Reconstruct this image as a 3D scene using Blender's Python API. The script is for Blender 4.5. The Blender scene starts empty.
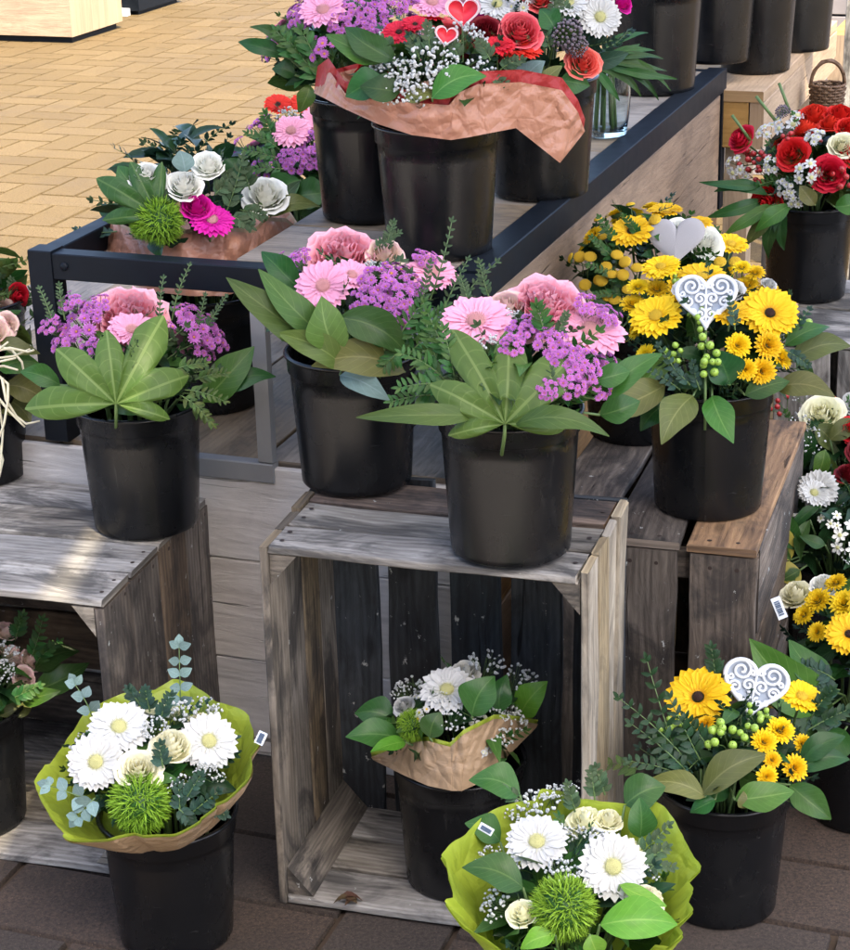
import bpy, math, random
import numpy as np
from mathutils import Vector as V, Matrix, Quaternion, noise
R=math.radians; pi=math.pi; sin=math.sin; cos=math.cos
rnd=random.Random(7)
S=bpy.context.scene; COL=S.collection

# ------------------------------------------------------------------ camera
F,HC,PI_,RO=2000.0,1.4285,R(21.087),R(-1.486)
fw=V((0,cos(PI_),-sin(PI_))); up0=V((0,sin(PI_),cos(PI_))); rt0=V((1,0,0))
CX=rt0*cos(RO)+up0*sin(RO); CY=-rt0*sin(RO)+up0*cos(RO); CO=V((0,0,HC))
def ray(x,y): return fw+CX*((x-425)/F)-CY*((y-475)/F)
def at(x,y,z): d=ray(x,y); return CO+d*((z-HC)/d.z)          # pixel -> point on the level z
def dep(x,y,c): return CO+ray(x,y)*c                          # pixel -> point at a distance
def depth(p): return (p-CO).dot(fw)
cam=bpy.data.cameras.new('camera'); co=bpy.data.objects.new('camera',cam); COL.objects.link(co)
m3=Matrix((CX,CY,-fw)).transposed(); co.matrix_world=Matrix.Translation(CO)@m3.to_4x4()
cam.sensor_fit='HORIZONTAL'; cam.sensor_width=36; cam.lens=F/850*36; cam.clip_end=500; cam.clip_start=.05
S.camera=co
YAW=R(-20); U=V((cos(YAW),sin(YAW),0)); W=V((-sin(YAW),cos(YAW),0)); Z=V((0,0,1))

# ------------------------------------------------------------------ objects
def tag(o,label=None,cat=None,group=None,kind=None):
    for k,v in (('label',label),('category',cat),('group',group),('kind',kind)):
        if v: o[k]=v
    return o
def empty(name,loc,label=None,cat=None,group=None):
    o=bpy.data.objects.new(name,None); COL.objects.link(o); o.location=loc; o.empty_display_size=.05
    return tag(o,label,cat,group)
class MB:
    def __init__(s): s.v=[]; s.f=[]; s.uv=[]; s.m=[]
    def add(s,vs,fs,uvs=None,mat=0):
        b=len(s.v); s.v+= [tuple(p) for p in vs]; s.uv+= uvs if uvs else [(0,0)]*len(vs)
        for f in fs: s.f.append(tuple(b+i for i in f)); s.m.append(mat)
    def grid(s,fn,nu,nv,mat=0,closed=False):
        vs=[];uv=[];fs=[]
        for i in range(nu+1):
            for j in range(nv+1):
                u,v=i/nu,j/nv; vs.append(fn(u,v)); uv.append((u,v))
        for i in range(nu):
            for j in range(nv):
                a=i*(nv+1)+j; fs.append((a,a+1,a+nv+2,a+nv+1))
        s.add(vs,fs,uv,mat)
    def mesh(s,name,mats,smooth=True):
        me=bpy.data.meshes.new(name); me.from_pydata(s.v,[],s.f)
        for m in mats: me.materials.append(m)
        me.polygons.foreach_set('material_index',s.m)
        me.polygons.foreach_set('use_smooth',[smooth]*len(s.f))
        l=me.uv_layers.new(name='UVMap'); vi=np.zeros(len(me.loops),dtype=np.int32); me.loops.foreach_get('vertex_index',vi)
        l.data.foreach_set('uv',np.array(s.uv,dtype=np.float32)[vi].ravel()); me.update(); return me
    def build(s,name,mats,parent=None,loc=None,smooth=True):
        if not isinstance(mats,(list,tuple)): mats=[mats]
        return put(name,s.mesh(name,mats,smooth),parent,Matrix.Translation(loc) if loc else None)
def put(name,me,parent=None,mat=None):
    o=bpy.data.objects.new(name,me); COL.objects.link(o)
    if parent: o.parent=parent
    if mat is not None: o.matrix_local=mat
    return o
def tube(mb,pts,r,n=6,mat=0,r2=None,cap=True):
    pts=[V(p) for p in pts]; vs=[];uv=[];fs=[]; N=len(pts); prev=None; L=0
    for i,p in enumerate(pts):
        d=(pts[min(i+1,N-1)]-pts[max(i-1,0)]).normalized()
        a=prev if prev else (V((0,0,1)) if abs(d.z)<.9 else V((1,0,0)))
        x=(a-d*a.dot(d)).normalized(); prev=x; y=d.cross(x)
        rr=r+((r2 if r2 is not None else r)-r)*i/(N-1)
        if i: L+=(p-pts[i-1]).length
        for k in range(n):
            t=2*pi*k/n; vs.append(p+(x*cos(t)+y*sin(t))*rr); uv.append((L,k/n*6.28*rr))
    for i in range(N-1):
        for k in range(n): fs.append((i*n+k,i*n+(k+1)%n,(i+1)*n+(k+1)%n,(i+1)*n+k))
    if cap: fs.append(tuple(range(n-1,-1,-1))); fs.append(tuple((N-1)*n+k for k in range(n)))
    mb.add(vs,fs,uv,mat)
def lathe(mb,prof,n=48,mat=0,c=(0,0,0)):
    vs=[];uv=[];fs=[]; c=V(c)
    for i,(r,z) in enumerate(prof):
        for k in range(n+1):
            t=2*pi*k/n; vs.append(c+V((r*cos(t),r*sin(t),z))); uv.append((k/n,i/len(prof)))
    for i in range(len(prof)-1):
        for k in range(n): a=i*(n+1)+k; fs.append((a,a+1,a+n+2,a+n+1))
    mb.add(vs,fs,uv,mat)
def plank(mb,o,L,Wd,T,mat=0,jit=.0012,ch=.0015,nails=(),nmat=1,seg=6,wear=0):
    """board from corner o along L (length), Wd (width), T (thickness)"""
    o,L,Wd,T=V(o),V(L),V(Wd),V(T); l,w,t=L.length,Wd.length,T.length; wn,tn=Wd.normalized(),T.normalized()
    sec=[(ch,0),(w-ch,0),(w,ch),(w,t-ch),(w-ch,t),(ch,t),(0,t-ch),(0,ch)]
    per=[0]
    for i in range(8):
        a,b=sec[i],sec[(i+1)%8]; per.append(per[-1]+math.hypot(a[0]-b[0],a[1]-b[1]))
    u0,v0=rnd.uniform(0,50),rnd.uniform(0,50); vs=[];uv=[];fs=[]
    b1,b2=rnd.uniform(-1,1)*jit*1.5,rnd.uniform(-1,1)*jit
    for i in range(seg+1):
        s=i/seg; da,db=rnd.uniform(-1,1)*jit,rnd.uniform(-1,1)*jit; bow=sin(pi*s)
        e=rnd.uniform(-.6,.6)*jit*2 if i in (0,seg) else 0
        for k in range(9):
            a,b=sec[k%8]
            ww=a+(da if a<w/2 else db)+b2*bow; tt=b+b1*bow
            if wear and b>t/2 : tt-=rnd.random()*wear
            vs.append(o+L*s+L.normalized()*(e+(rnd.uniform(-1,1)*jit*.6 if i in(0,seg) else 0))+wn*ww+tn*tt); uv.append((u0+l*s,v0+per[k]))
    for i in range(seg):
        for k in range(8): a=i*9+k; fs.append((a,a+1,a+10,a+9))
    mb.add(vs,fs,uv,mat)
    for i,rev in ((0,1),(seg,0)):
        q=[vs[i*9+k] for k in range(8)]; uvq=[(u0+7+sec[k][0]*.2,v0+9+sec[k][1]) for k in range(8)]
        mb.add(q,[tuple(range(7,-1,-1)) if rev else tuple(range(8))],uvq,mat)
    for (s,x,side) in nails:
        c=o+L*s+Wd*x+(T+tn*.0006 if side>0 else -tn*.0006); r=rnd.uniform(.0025,.0035); ln=L.normalized()
        mb.add([c+(ln*cos(q*pi/4)+wn*sin(q*pi/4))*r for q in range(8)],[tuple(range(8))],None,nmat)
AWX0,AWY0,AWU,AWV=-.54,.585,3.6,3.0
def box(mb,o,a,b,c,mat=0):
    o,a,b,c=V(o),V(a),V(b),V(c); plank(mb,o,a,b,c,mat,jit=0,ch=.0015,seg=1)

# ------------------------------------------------------------------ materials
def newmat(name):
    m=bpy.data.materials.new(name); m.use_nodes=True; n=m.node_tree; n.nodes.clear()
    out=n.nodes.new('ShaderNodeOutputMaterial'); return m,n,out
def N(n,t,**k):
    x=n.nodes.new('ShaderNode'+t)
    for a,b in k.items():
        if a.startswith('i_'):
            key=a[2:]; x.inputs[int(key) if key.isdigit() else key.replace('_',' ')].default_value=b
        else: setattr(x,a,b)
    return x
def ramp(n,src,stops):
    r=N(n,'ValToRGB'); e=r.color_ramp.elements
    while len(e)<len(stops): e.new(.5)
    for q,(p,c) in zip(e,stops): q.position=p; q.color=(*c,1) if len(c)==3 else c
    n.links.new(src,r.inputs[0]); return r.outputs[0]
def mix(n,f,a,b,mode='MIX'):
    x=N(n,'Mix',data_type='RGBA',blend_type=mode)
    for s,v in ((0,f),(6,a),(7,b)):
        if isinstance(v,(int,float)): x.inputs[s].default_value=v
        elif isinstance(v,tuple): x.inputs[s].default_value=(*v,1)
        else: n.links.new(v,x.inputs[s])
    return x.outputs[2]
def mth(n,op,a,b=None,c=None):
    x=N(n,'Math',operation=op)
    for i,v in enumerate((a,b,c)):
        if v is None: continue
        if isinstance(v,(int,float)): x.inputs[i].default_value=v
        else: n.links.new(v,x.inputs[i])
    return x.outputs[0]
def noi(n,vec,scale,detail=4,rough=.55,dist=0):
    x=N(n,'TexNoise'); x.inputs['Scale'].default_value=scale; x.inputs['Detail'].default_value=detail; x.inputs['Roughness'].default_value=rough; x.inputs['Distortion'].default_value=dist
    if vec is not None: n.links.new(vec,x.inputs['Vector'])
    return x.outputs[0]
def mapping(n,vec,scale=(1,1,1),loc=(0,0,0),rot=(0,0,0)):
    x=N(n,'Mapping'); x.inputs['Scale'].default_value=scale; x.inputs['Location'].default_value=loc; x.inputs['Rotation'].default_value=rot
    n.links.new(vec,x.inputs[0]); return x.outputs[0]
def bump(n,h,strength=.3,dist=.002):
    b=N(n,'Bump'); b.inputs['Strength'].default_value=strength; b.inputs['Distance'].default_value=dist; n.links.new(h,b.inputs['Height']); return b.outputs[0]
def princ(n,out,col,rough=.5,nrm=None,spec=.5,metal=0,trans=None,tcol=None):
    p=N(n,'BsdfPrincipled')
    if isinstance(col,tuple): p.inputs['Base Color'].default_value=(*col,1)
    else: n.links.new(col,p.inputs['Base Color'])
    if isinstance(rough,(int,float)): p.inputs['Roughness'].default_value=rough
    else: n.links.new(rough,p.inputs['Roughness'])
    p.inputs['Specular IOR Level'].default_value=spec; p.inputs['Metallic'].default_value=metal
    if nrm is not None: n.links.new(nrm,p.inputs['Normal'])
    if trans:
        t=N(n,'BsdfTranslucent'); c=tcol if tcol is not None else col
        if isinstance(c,tuple): t.inputs[0].default_value=(*c,1)
        else: n.links.new(c,t.inputs[0])
        if nrm is not None: n.links.new(nrm,t.inputs[1])
        s=N(n,'MixShader'); s.inputs[0].default_value=trans
        n.links.new(p.outputs[0],s.inputs[1]); n.links.new(t.outputs[0],s.inputs[2]); n.links.new(s.outputs[0],out.inputs[0])
    else: n.links.new(p.outputs[0],out.inputs[0])
    return p
def uvs(n):
    u=N(n,'UVMap'); u.uv_map='UVMap'; s=N(n,'SeparateXYZ'); n.links.new(u.outputs[0],s.inputs[0]); return u.outputs[0],s.outputs[0],s.outputs[1]
def island(n): return N(n,'NewGeometry').outputs['Random Per Island']
def objrand(n): return N(n,'ObjectInfo').outputs['Random']

def mat_wood(name,light,mid,dark,stain=(.02,.02,.022),stain_amt=.5,splat=0,rough=.75,vary=.35,tint=None):
    m,n,out=newmat(name); uv,_,_=uvs(n); isl=island(n)
    g=noi(n,mapping(n,uv,(8,58,1)),1,9,.7,1.1)                       # fine grain along the board
    g2=noi(n,mapping(n,uv,(2.2,12,1)),1,5,.6,1.6)                      # broad figure
    w=N(n,'TexWave',wave_type='BANDS',bands_direction='Y'); w.inputs['Scale'].default_value=22; w.inputs['Distortion'].default_value=7; w.inputs['Detail'].default_value=3; w.inputs['Detail Scale'].default_value=.7
    n.links.new(mapping(n,uv,(.22,1.5,1)),w.inputs[0])
    s=mth(n,'ADD',mth(n,'MULTIPLY',g,.5),mth(n,'ADD',mth(n,'MULTIPLY',g2,.44),mth(n,'MULTIPLY',w.outputs[1],.06)))
    c=ramp(n,s,[(.30,dark),(.48,mid),(.68,light)])
    vo=N(n,'TexVoronoi',feature='F1'); vo.inputs['Scale'].default_value=1; n.links.new(mapping(n,uv,(5.5,13,1)),vo.inputs['Vector'])
    knot=ramp(n,vo.outputs[0],[(.05,(1,1,1)),(.13,(0,0,0))]); c=mix(n,mth(n,'MULTIPLY',knot,.55),c,tuple(x*.3 for x in dark))
    st=ramp(n,noi(n,mapping(n,uv,(6,12,1),(3,1,0)),1,5,.65,1.0),[(.47,(0,0,0)),(.60,(1,1,1))])
    c=mix(n,mth(n,'MULTIPLY',st,stain_amt),c,stain)
    hsv=N(n,'HueSaturation'); n.links.new(c,hsv.inputs['Color'])
    n.links.new(mth(n,'ADD',mth(n,'MULTIPLY',isl,vary*2),1-vary),hsv.inputs['Value'])
    n.links.new(mth(n,'ADD',mth(n,'MULTIPLY',mth(n,'FRACT',mth(n,'MULTIPLY',isl,7.3)),.7),.6),hsv.inputs['Saturation']); c=hsv.outputs[0]
    cr=ramp(n,noi(n,mapping(n,uv,(5,90,1)),1,3,.5,.8),[(.28,(1,1,1)),(.33,(0,0,0))]); c=mix(n,mth(n,'MULTIPLY',cr,.7),c,tuple(x*.25 for x in dark))
    if splat:
        v=N(n,'TexNoise'); v.inputs['Scale'].default_value=1; v.inputs['Detail'].default_value=5; v.inputs['Roughness'].default_value=.7; n.links.new(mapping(n,uv,(38,55,1)),v.inputs['Vector'])
        c=mix(n,ramp(n,v.outputs[0],[(.70-splat*.1,(0,0,0)),(.74-splat*.1,(1,1,1))]),c,(.5,.52,.5))
    h=mth(n,'SUBTRACT',mth(n,'ADD',g,mth(n,'MULTIPLY',g2,.4)),mth(n,'MULTIPLY',cr,.8))
    princ(n,out,c,mth(n,'ADD',mth(n,'MULTIPLY',g,.25),rough-.12),bump(n,h,.8,.003),.3)
    return m
def mat_plain(name,col,rough=.5,spec=.5,metal=0,var=.15,scale=40,bmp=.05,trans=None):
    m,n,out=newmat(name); t=N(n,'TexCoord').outputs['Object']
    x=noi(n,t,scale,5,.6); c=mix(n,x,tuple(v*(1-var) for v in col),tuple(v*(1+var) for v in col))
    princ(n,out,c,mth(n,'ADD',mth(n,'MULTIPLY',x,.2),rough-.1),bump(n,x,bmp,.001),spec,metal,trans); return m
def mat_leaf(name,col,vein,rough=.42,trans=.22,veins=9,hue=.03,edge=None,spec=.25,ob=False):
    m,n,out=newmat(name); uv,u,v=uvs(n); isl=objrand(n) if ob else island(n)
    d=mth(n,'ABSOLUTE',mth(n,'SUBTRACT',v,.5))
    mid=mth(n,'LESS_THAN',d,.022)
    ph=mth(n,'FRACT',mth(n,'MULTIPLY',mth(n,'SUBTRACT',u,mth(n,'MULTIPLY',d,.55)),veins))
    sv=mth(n,'MULTIPLY',mth(n,'LESS_THAN',ph,.09),.45)
    mk=mth(n,'MAXIMUM',mid,sv)
    bl=noi(n,mapping(n,uv,(3,3,1)),2,4,.6)
    c=mix(n,bl,tuple(x*.72 for x in col),tuple(min(1,x*1.3) for x in col))
    if edge: c=mix(n,ramp(n,mth(n,'ADD',d,mth(n,'MULTIPLY',bl,.25)),[(.33,(0,0,0)),(.42,(1,1,1))]),c,edge)
    c=mix(n,mth(n,'MULTIPLY',mk,.5),c,vein)
    hsv=N(n,'HueSaturation'); n.links.new(c,hsv.inputs['Color']); n.links.new(mth(n,'ADD',mth(n,'MULTIPLY',isl,hue*2),.5-hue),hsv.inputs['Hue'])
    n.links.new(mth(n,'ADD',mth(n,'MULTIPLY',mth(n,'FRACT',mth(n,'MULTIPLY',isl,9.7)),.7),.65),hsv.inputs['Value']); c=hsv.outputs[0]
    hh=mth(n,'SUBTRACT',mth(n,'MULTIPLY',bl,.5),mk)
    tc=mix(n,.5,c,tuple(min(1,x*2.2) for x in col))
    princ(n,out,c,mth(n,'ADD',mth(n,'MULTIPLY',bl,.25),rough-.1),bump(n,hh,.35,.0015),spec,0,trans*.55,tc); return m
def mat_petal(name,tip,base,trans=.3,pos=.35,streak=.12,rough=.6,edge=None):
    m,n,out=newmat(name); uv,u,v=uvs(n); o=objrand(n); isl=island(n)
    st=noi(n,mapping(n,uv,(1.5,14,1)),1,3,.5)
    f=mth(n,'ADD',u,mth(n,'MULTIPLY',mth(n,'SUBTRACT',st,.5),.3))
    stops=[(0,base),(pos,tip)]+([(.86,tip),(.97,edge)] if edge else [])
    c=ramp(n,f,stops)
    hsv=N(n,'HueSaturation'); n.links.new(c,hsv.inputs['Color'])
    n.links.new(mth(n,'ADD',mth(n,'ADD',mth(n,'MULTIPLY',o,.14),mth(n,'MULTIPLY',isl,.14)),mth(n,'ADD',mth(n,'MULTIPLY',st,streak),.84-streak/2)),hsv.inputs['Value'])
    n.links.new(mth(n,'ADD',mth(n,'MULTIPLY',o,.016),.492),hsv.inputs['Hue'])
    princ(n,out,hsv.outputs[0],rough,bump(n,st,.25,.0012),.3,0,min(trans,.12)); return m
def mat_paper(name,col,trans=.15,rough=.55,gloss=.4,crumple=30,streak=0):
    m,n,out=newmat(name); t=N(n,'TexCoord').outputs['Object']; uv,u,v=uvs(n)
    x=noi(n,t,crumple,3,.5,.6); y=N(n,'TexVoronoi',feature='DISTANCE_TO_EDGE'); y.inputs['Scale'].default_value=crumple*.9; n.links.new(t,y.inputs['Vector'])
    z=noi(n,t,400,2)
    c=mix(n,x,tuple(q*.88 for q in col),tuple(min(1,q*1.1) for q in col)); c=mix(n,mth(n,'MULTIPLY',z,.25),c,tuple(q*.8 for q in col))
    h=mth(n,'ADD',x,mth(n,'MULTIPLY',mth(n,'MINIMUM',y.outputs[0],.25),1.2))
    princ(n,out,c,rough,bump(n,h,.9,.008),gloss,0,trans); return m

M={}
M['pot']=None
def mk_pot():
    m,n,out=newmat('black_plastic'); t=N(n,'TexCoord').outputs['Object']; o=objrand(n)
    x=noi(n,t,14,5,.6,.4); y=noi(n,t,900,2); s=noi(n,mapping(n,t,(60,60,3)),1,3)
    dust=ramp(n,x,[(.45,(0,0,0)),(.8,(1,1,1))])
    c=mix(n,mth(n,'MULTIPLY',dust,.35),(.005,.0055,.0065),(.018,.0175,.0165))
    sc=ramp(n,noi(n,mapping(n,t,(30,30,220)),1,2,.5,2.0),[(.72,(0,0,0)),(.76,(1,1,1))]); c=mix(n,mth(n,'MULTIPLY',sc,.30),c,(.06,.06,.058))
    dr=ramp(n,noi(n,mapping(n,t,(75,75,7)),1,4,.6,.6),[(.63,(0,0,0)),(.72,(1,1,1))]); c=mix(n,mth(n,'MULTIPLY',dr,.28),c,(.045,.044,.04))
    princ(n,out,c,mth(n,'ADD',mth(n,'MULTIPLY',x,.16),mth(n,'ADD',mth(n,'MULTIPLY',s,.07),.15)),bump(n,mth(n,'ADD',y,mth(n,'MULTIPLY',x,3)),.10,.0008),.4); return m
M['pot']=mk_pot()
M['wood_grey']=mat_wood('weathered_grey_wood',(.50,.475,.43),(.25,.23,.20),(.055,.048,.042),stain_amt=.7,splat=.25)
M['wood_main']=mat_wood('weathered_crate_wood',(.30,.245,.18),(.135,.11,.08),(.03,.025,.02),stain_amt=.75,splat=.25,vary=.25)
M['wood_wet']=mat_wood('wet_brown_wood',(.24,.15,.09),(.10,.062,.04),(.02,.014,.01),stain=(.01,.01,.012),stain_amt=.75,splat=.2,vary=.15)
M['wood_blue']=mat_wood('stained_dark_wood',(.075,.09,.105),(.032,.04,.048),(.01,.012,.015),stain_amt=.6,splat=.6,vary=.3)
M['wood_side']=mat_wood('sunlit_rough_wood',(.52,.455,.34),(.32,.265,.185),(.07,.055,.04),stain_amt=.4,vary=.2)  # warm light on the tall crate's right face put into a paler tan
M['wood_warm']=mat_wood('brown_crate_wood',(.46,.27,.12),(.25,.14,.065),(.06,.036,.02),stain_amt=.6,splat=.2)
M['wood_right']=mat_wood('grey_brown_crate_wood',(.27,.215,.165),(.115,.09,.07),(.026,.021,.018),stain_amt=.65,splat=.55)
M['wood_pale']=mat_wood('pale_riser_board',(.80,.76,.71),(.70,.66,.61),(.50,.46,.42),stain=(.45,.42,.38),stain_amt=.3,vary=.06,rough=.65)
M['wood_table']=mat_wood('table_wood',(.36,.29,.21),(.25,.2,.145),(.11,.085,.06),stain_amt=.35,vary=.15,rough=.6)
M['wood_panel']=mat_wood('panel_wood',(.36,.24,.14),(.27,.175,.105),(.15,.095,.06),stain=(.12,.08,.05),stain_amt=.4,vary=.12,rough=.6)
M['wood_bench']=mat_wood('bench_wood',(.52,.36,.20),(.42,.28,.15),(.26,.17,.09),stain=(.25,.16,.09),stain_amt=.3,vary=.1,rough=.55)
M['nail']=mat_plain('rusty_nail',(.05,.035,.03),.7,metal=.5)
M['steel']=mat_plain('black_steel',(.006,.009,.014),.5,.16,var=.3,scale=25,bmp=.04)
M['galv']=mat_plain('grey_steel',(.30,.31,.32),.5,metal=.15,var=.12,scale=30)
M['stem']=mat_plain('green_stem',(.10,.17,.05),.5,var=.3,scale=60)
M['leaf_dark']=mat_leaf('dark_green_leaf',(.012,.042,.013),(.045,.10,.033),.30)
M['leaf_mid']=mat_leaf('mid_green_leaf',(.032,.095,.018),(.11,.20,.06),.32)
M['leaf_olive']=mat_leaf('olive_green_leaf',(.06,.10,.02),(.17,.22,.07),.36)
M['leaf_fatsia']=mat_leaf('fatsia_leaf',(.058,.108,.020),(.17,.24,.075),.40,.2,7,.02,ob=True)
M['leaf_big']=mat_leaf('broad_green_leaf',(.048,.125,.018),(.16,.26,.07),.32,.2,9,.03,ob=True)
M['leaf_bigdark']=mat_leaf('broad_dark_leaf',(.022,.074,.016),(.085,.16,.045),.30,.2,9,.03,ob=True)
M['leaf_bright']=mat_leaf('bright_green_leaf',(.10,.26,.025),(.25,.42,.08),.35,.28,8,.02,ob=True)
M['leaf_bigolive']=mat_leaf('broad_olive_leaf',(.095,.108,.028),(.24,.24,.09),.36,.2,8,.03,ob=True)
M['leaf_variegated']=mat_leaf('variegated_leaf',(.05,.12,.03),(.2,.28,.09),.4,.2,8,.02,edge=(.5,.45,.08),ob=True)
M['leaf_euca']=mat_leaf('eucalyptus_leaf',(.135,.21,.195),(.25,.34,.34),.55,.15,5,.02)
M['leaf_silver']=mat_leaf('grey_green_leaf',(.045,.08,.034),(.14,.2,.1),.5,.2,6)
M['leaf_blue']=mat_leaf('blue_green_leaf',(.018,.052,.032),(.08,.14,.09),.45,.2,6)
M['lime']=mat_paper('lime_green_wrap',(.43,.54,.055),.34,.40,.5,22)
M['kraft']=mat_paper('kraft_paper',(.40,.275,.165),.1,.5,.4,26)
M['redkraft']=mat_paper('copper_paper',(.47,.225,.145),.12,.36,.5,26)
M['redpaper']=mat_paper('red_paper',(.40,.03,.03),.2,.5,.4,22)
P={}
P['white']=mat_petal('white_petal',(.62,.625,.60),(.60,.62,.45),.25)
P['cream']=mat_petal('cream_petal',(.95,.92,.68),(.93,.92,.56),.10,.4)
P['mint']=mat_petal('mint_white_petal',(.96,.96,.88),(.93,.94,.78),.10,.4)
P['yellow']=mat_petal('yellow_petal',(.86,.56,.008),(.72,.36,.004),.25)
P['yellow2']=mat_petal('deep_yellow_petal',(.84,.60,.012),(.55,.42,.02),.25)
P['pink']=mat_petal('pink_petal',(.85,.38,.54),(.82,.46,.55),.3,.3)
P['ruffle']=mat_petal('rose_pink_petal',(.97,.40,.46),(.96,.30,.38),.10,.5,edge=(.95,.50,.58))
P['blush']=mat_petal('blush_petal',(.88,.70,.58),(.82,.74,.50),.10,.5,edge=(.88,.55,.56))
P['purple']=mat_petal('purple_petal',(.47,.13,.46),(.34,.06,.30),.3,edge=(.74,.42,.72))
P['magenta']=mat_petal('magenta_petal',(.72,.01,.34),(.5,.005,.2),.25)
P['red']=mat_petal('red_petal',(.66,.012,.02),(.5,.006,.01),.35)
P['coral']=mat_petal('coral_petal',(.82,.10,.10),(.72,.05,.06),.38,edge=(.85,.2,.18))
P['redyel']=mat_petal('red_yellow_petal',(.70,.02,.03),(.82,.5,.10),.35,.5)
P['darkred']=mat_petal('dark_red_petal',(.20,.006,.012),(.08,.003,.006),.15)
C={}
C['cream']=mat_plain('pale_flower_centre',(.58,.57,.26),.8,var=.4,scale=600,bmp=.6)
C['dark']=mat_plain('dark_flower_centre',(.045,.018,.012),.8,var=.5,scale=600,bmp=.6)
C['yellow']=mat_plain('yellow_flower_centre',(.72,.48,.03),.8,var=.4,scale=600,bmp=.6)
C['rust']=mat_plain('rusty_flower_centre',(.50,.22,.06),.8,var=.4,scale=600,bmp=.6)
C['pinkc']=mat_plain('pink_flower_centre',(.62,.30,.30),.8,var=.4,scale=600,bmp=.6)
M['gyp']=mat_plain('tiny_white_blossom',(.68,.70,.69),.7,var=.1,scale=500,bmp=.4,trans=.2)
M['spike']=mat_petal('green_trick_spike',(.25,.46,.035),(.045,.14,.01),.25,.7)
M['berry_g']=mat_plain('green_berry',(.30,.47,.07),.3,var=.25,scale=120)
M['berry_r']=mat_plain('red_berry',(.40,.03,.03),.3,var=.35,scale=120)
M['berry_d']=mat_plain('dark_berry',(.17,.14,.165),.8,var=.4,scale=200)
M['heart_white']=mat_plain('white_painted_wood',(.66,.69,.72),.6,var=.04)
M['heart_back']=mat_plain('pale_grey_card',(.36,.41,.48),.7,var=.08)
M['felt']=mat_plain('grey_felt',(.40,.39,.40),.95,var=.12,scale=250,bmp=.5)
M['heart_red']=mat_plain('red_card',(.66,.012,.03),.4,var=.08)
M['heart_pale']=mat_plain('pale_pink_card',(.85,.55,.58),.5,var=.05)
M['raffia']=mat_plain('straw_raffia',(.68,.64,.46),.7,var=.2,scale=120)
M['tagw']=mat_plain('white_plastic_tag',(.72,.76,.80),.4,var=.03)
M['tagblue']=mat_plain('blue_grey_print',(.12,.17,.25),.5,var=.1)
M['wicker']=mat_plain('wicker',(.11,.06,.03),.55,var=.35,scale=60)
M['stone']=mat_plain('grey_stone',(.24,.22,.22),.85,var=.35,scale=9,bmp=.4)
def mk_glass():
    m,n,out=newmat('clear_glass'); g=N(n,'BsdfGlass'); g.inputs[0].default_value=(.93,.97,.98,1); g.inputs['Roughness'].default_value=.02; g.inputs['IOR'].default_value=1.3
    n.links.new(g.outputs[0],out.inputs[0]); return m
M['glass']=mk_glass()
def mat_brick(name,a,b,c3,stain,amt):
    m,n,out=newmat(name); t=N(n,'TexCoord').outputs['Object']; isl=island(n)
    c=ramp(n,isl,[(0,a),(.5,b),(1,c3)])
    f=noi(n,t,190,6,.8); c=mix(n,ramp(n,f,[(.38,(0,0,0)),(.62,(1,1,1))]),tuple(x*.45 for x in a),c); sp2=ramp(n,noi(n,t,420,2,.5),[(.66,(0,0,0)),(.70,(1,1,1))]); c=mix(n,mth(n,'MULTIPLY',sp2,.6),c,tuple(min(1,x*2.0) for x in b))
    s=ramp(n,noi(n,t,2.6,5,.62,.8),[(.5,(0,0,0)),(.72,(1,1,1))]); c=mix(n,mth(n,'MULTIPLY',s,amt),c,stain)
    sp=ramp(n,noi(n,mapping(n,t,(1,1.6,1)),7.5,2,.4),[(.69,(0,0,0)),(.73,(1,1,1))]); c=mix(n,mth(n,'MULTIPLY',sp,.55),c,tuple(x*.35 for x in a))
    princ(n,out,c,mth(n,'SUBTRACT',.85,mth(n,'MULTIPLY',s,.2)),bump(n,mth(n,'ADD',f,mth(n,'MULTIPLY',noi(n,t,30,3),1.5)),.8,.003),.3); return m
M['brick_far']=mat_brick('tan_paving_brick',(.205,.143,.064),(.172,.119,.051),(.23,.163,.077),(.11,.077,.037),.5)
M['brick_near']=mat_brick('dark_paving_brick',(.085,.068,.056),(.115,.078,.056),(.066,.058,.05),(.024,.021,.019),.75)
M['joint']=mat_plain('sandy_joint',(.06,.04,.025),.95,var=.3,scale=60)
M['ground']=mat_plain('open_ground',(.34,.315,.285),.9,var=.2,scale=3)

# ------------------------------------------------------------------ setting: ground
def tag_s(o): o['kind']='structure'; return o
mb=MB(); mb.add([(-80,-30,-.012),(80,-30,-.012),(80,150,-.012),(-80,150,-.012)],[(0,1,2,3)]); tag_s(mb.build('ground',M['ground'],smooth=False))
def paving(name,w,u0,u1,v0,v1,mat,test,zt):
    mb=MB(); org=V((-.405,2.264,0)); r=random.Random(3)
    def brick(a,b,la,lb):
        g=.0035; ch=.0022; z=zt+r.uniform(-.0008,.0008); tz=[r.uniform(-.0007,.0007) for _ in range(4)]
        o=org+U*a+W*b; q=[]
        for (x,y) in ((g,g),(la-g,g),(la-g,lb-g),(g,lb-g)): q.append(o+U*x+W*y+Z*(zt-.011))
        for k,(x,y) in enumerate(((g+ch,g+ch),(la-g-ch,g+ch),(la-g-ch,lb-g-ch),(g+ch,lb-g-ch))): q.append(o+U*x+W*y+Z*(z+tz[k]))
        mb.add(q,[(4,5,6,7),(0,1,5,4),(1,2,6,5),(2,3,7,6),(3,0,4,7)])
    for i in range(int(u0/w),int(u1/w)):
        for j in range(int(v0/w),int(v1/w)):
            k=(i-j)%4
            if not test(i*w,j*w): continue
            if k==0: brick(i*w,j*w,2*w,w)
            if k==3: brick(i*w,j*w,w,2*w)
    o=mb.build(name,mat,smooth=False); tag_s(o); return o
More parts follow.
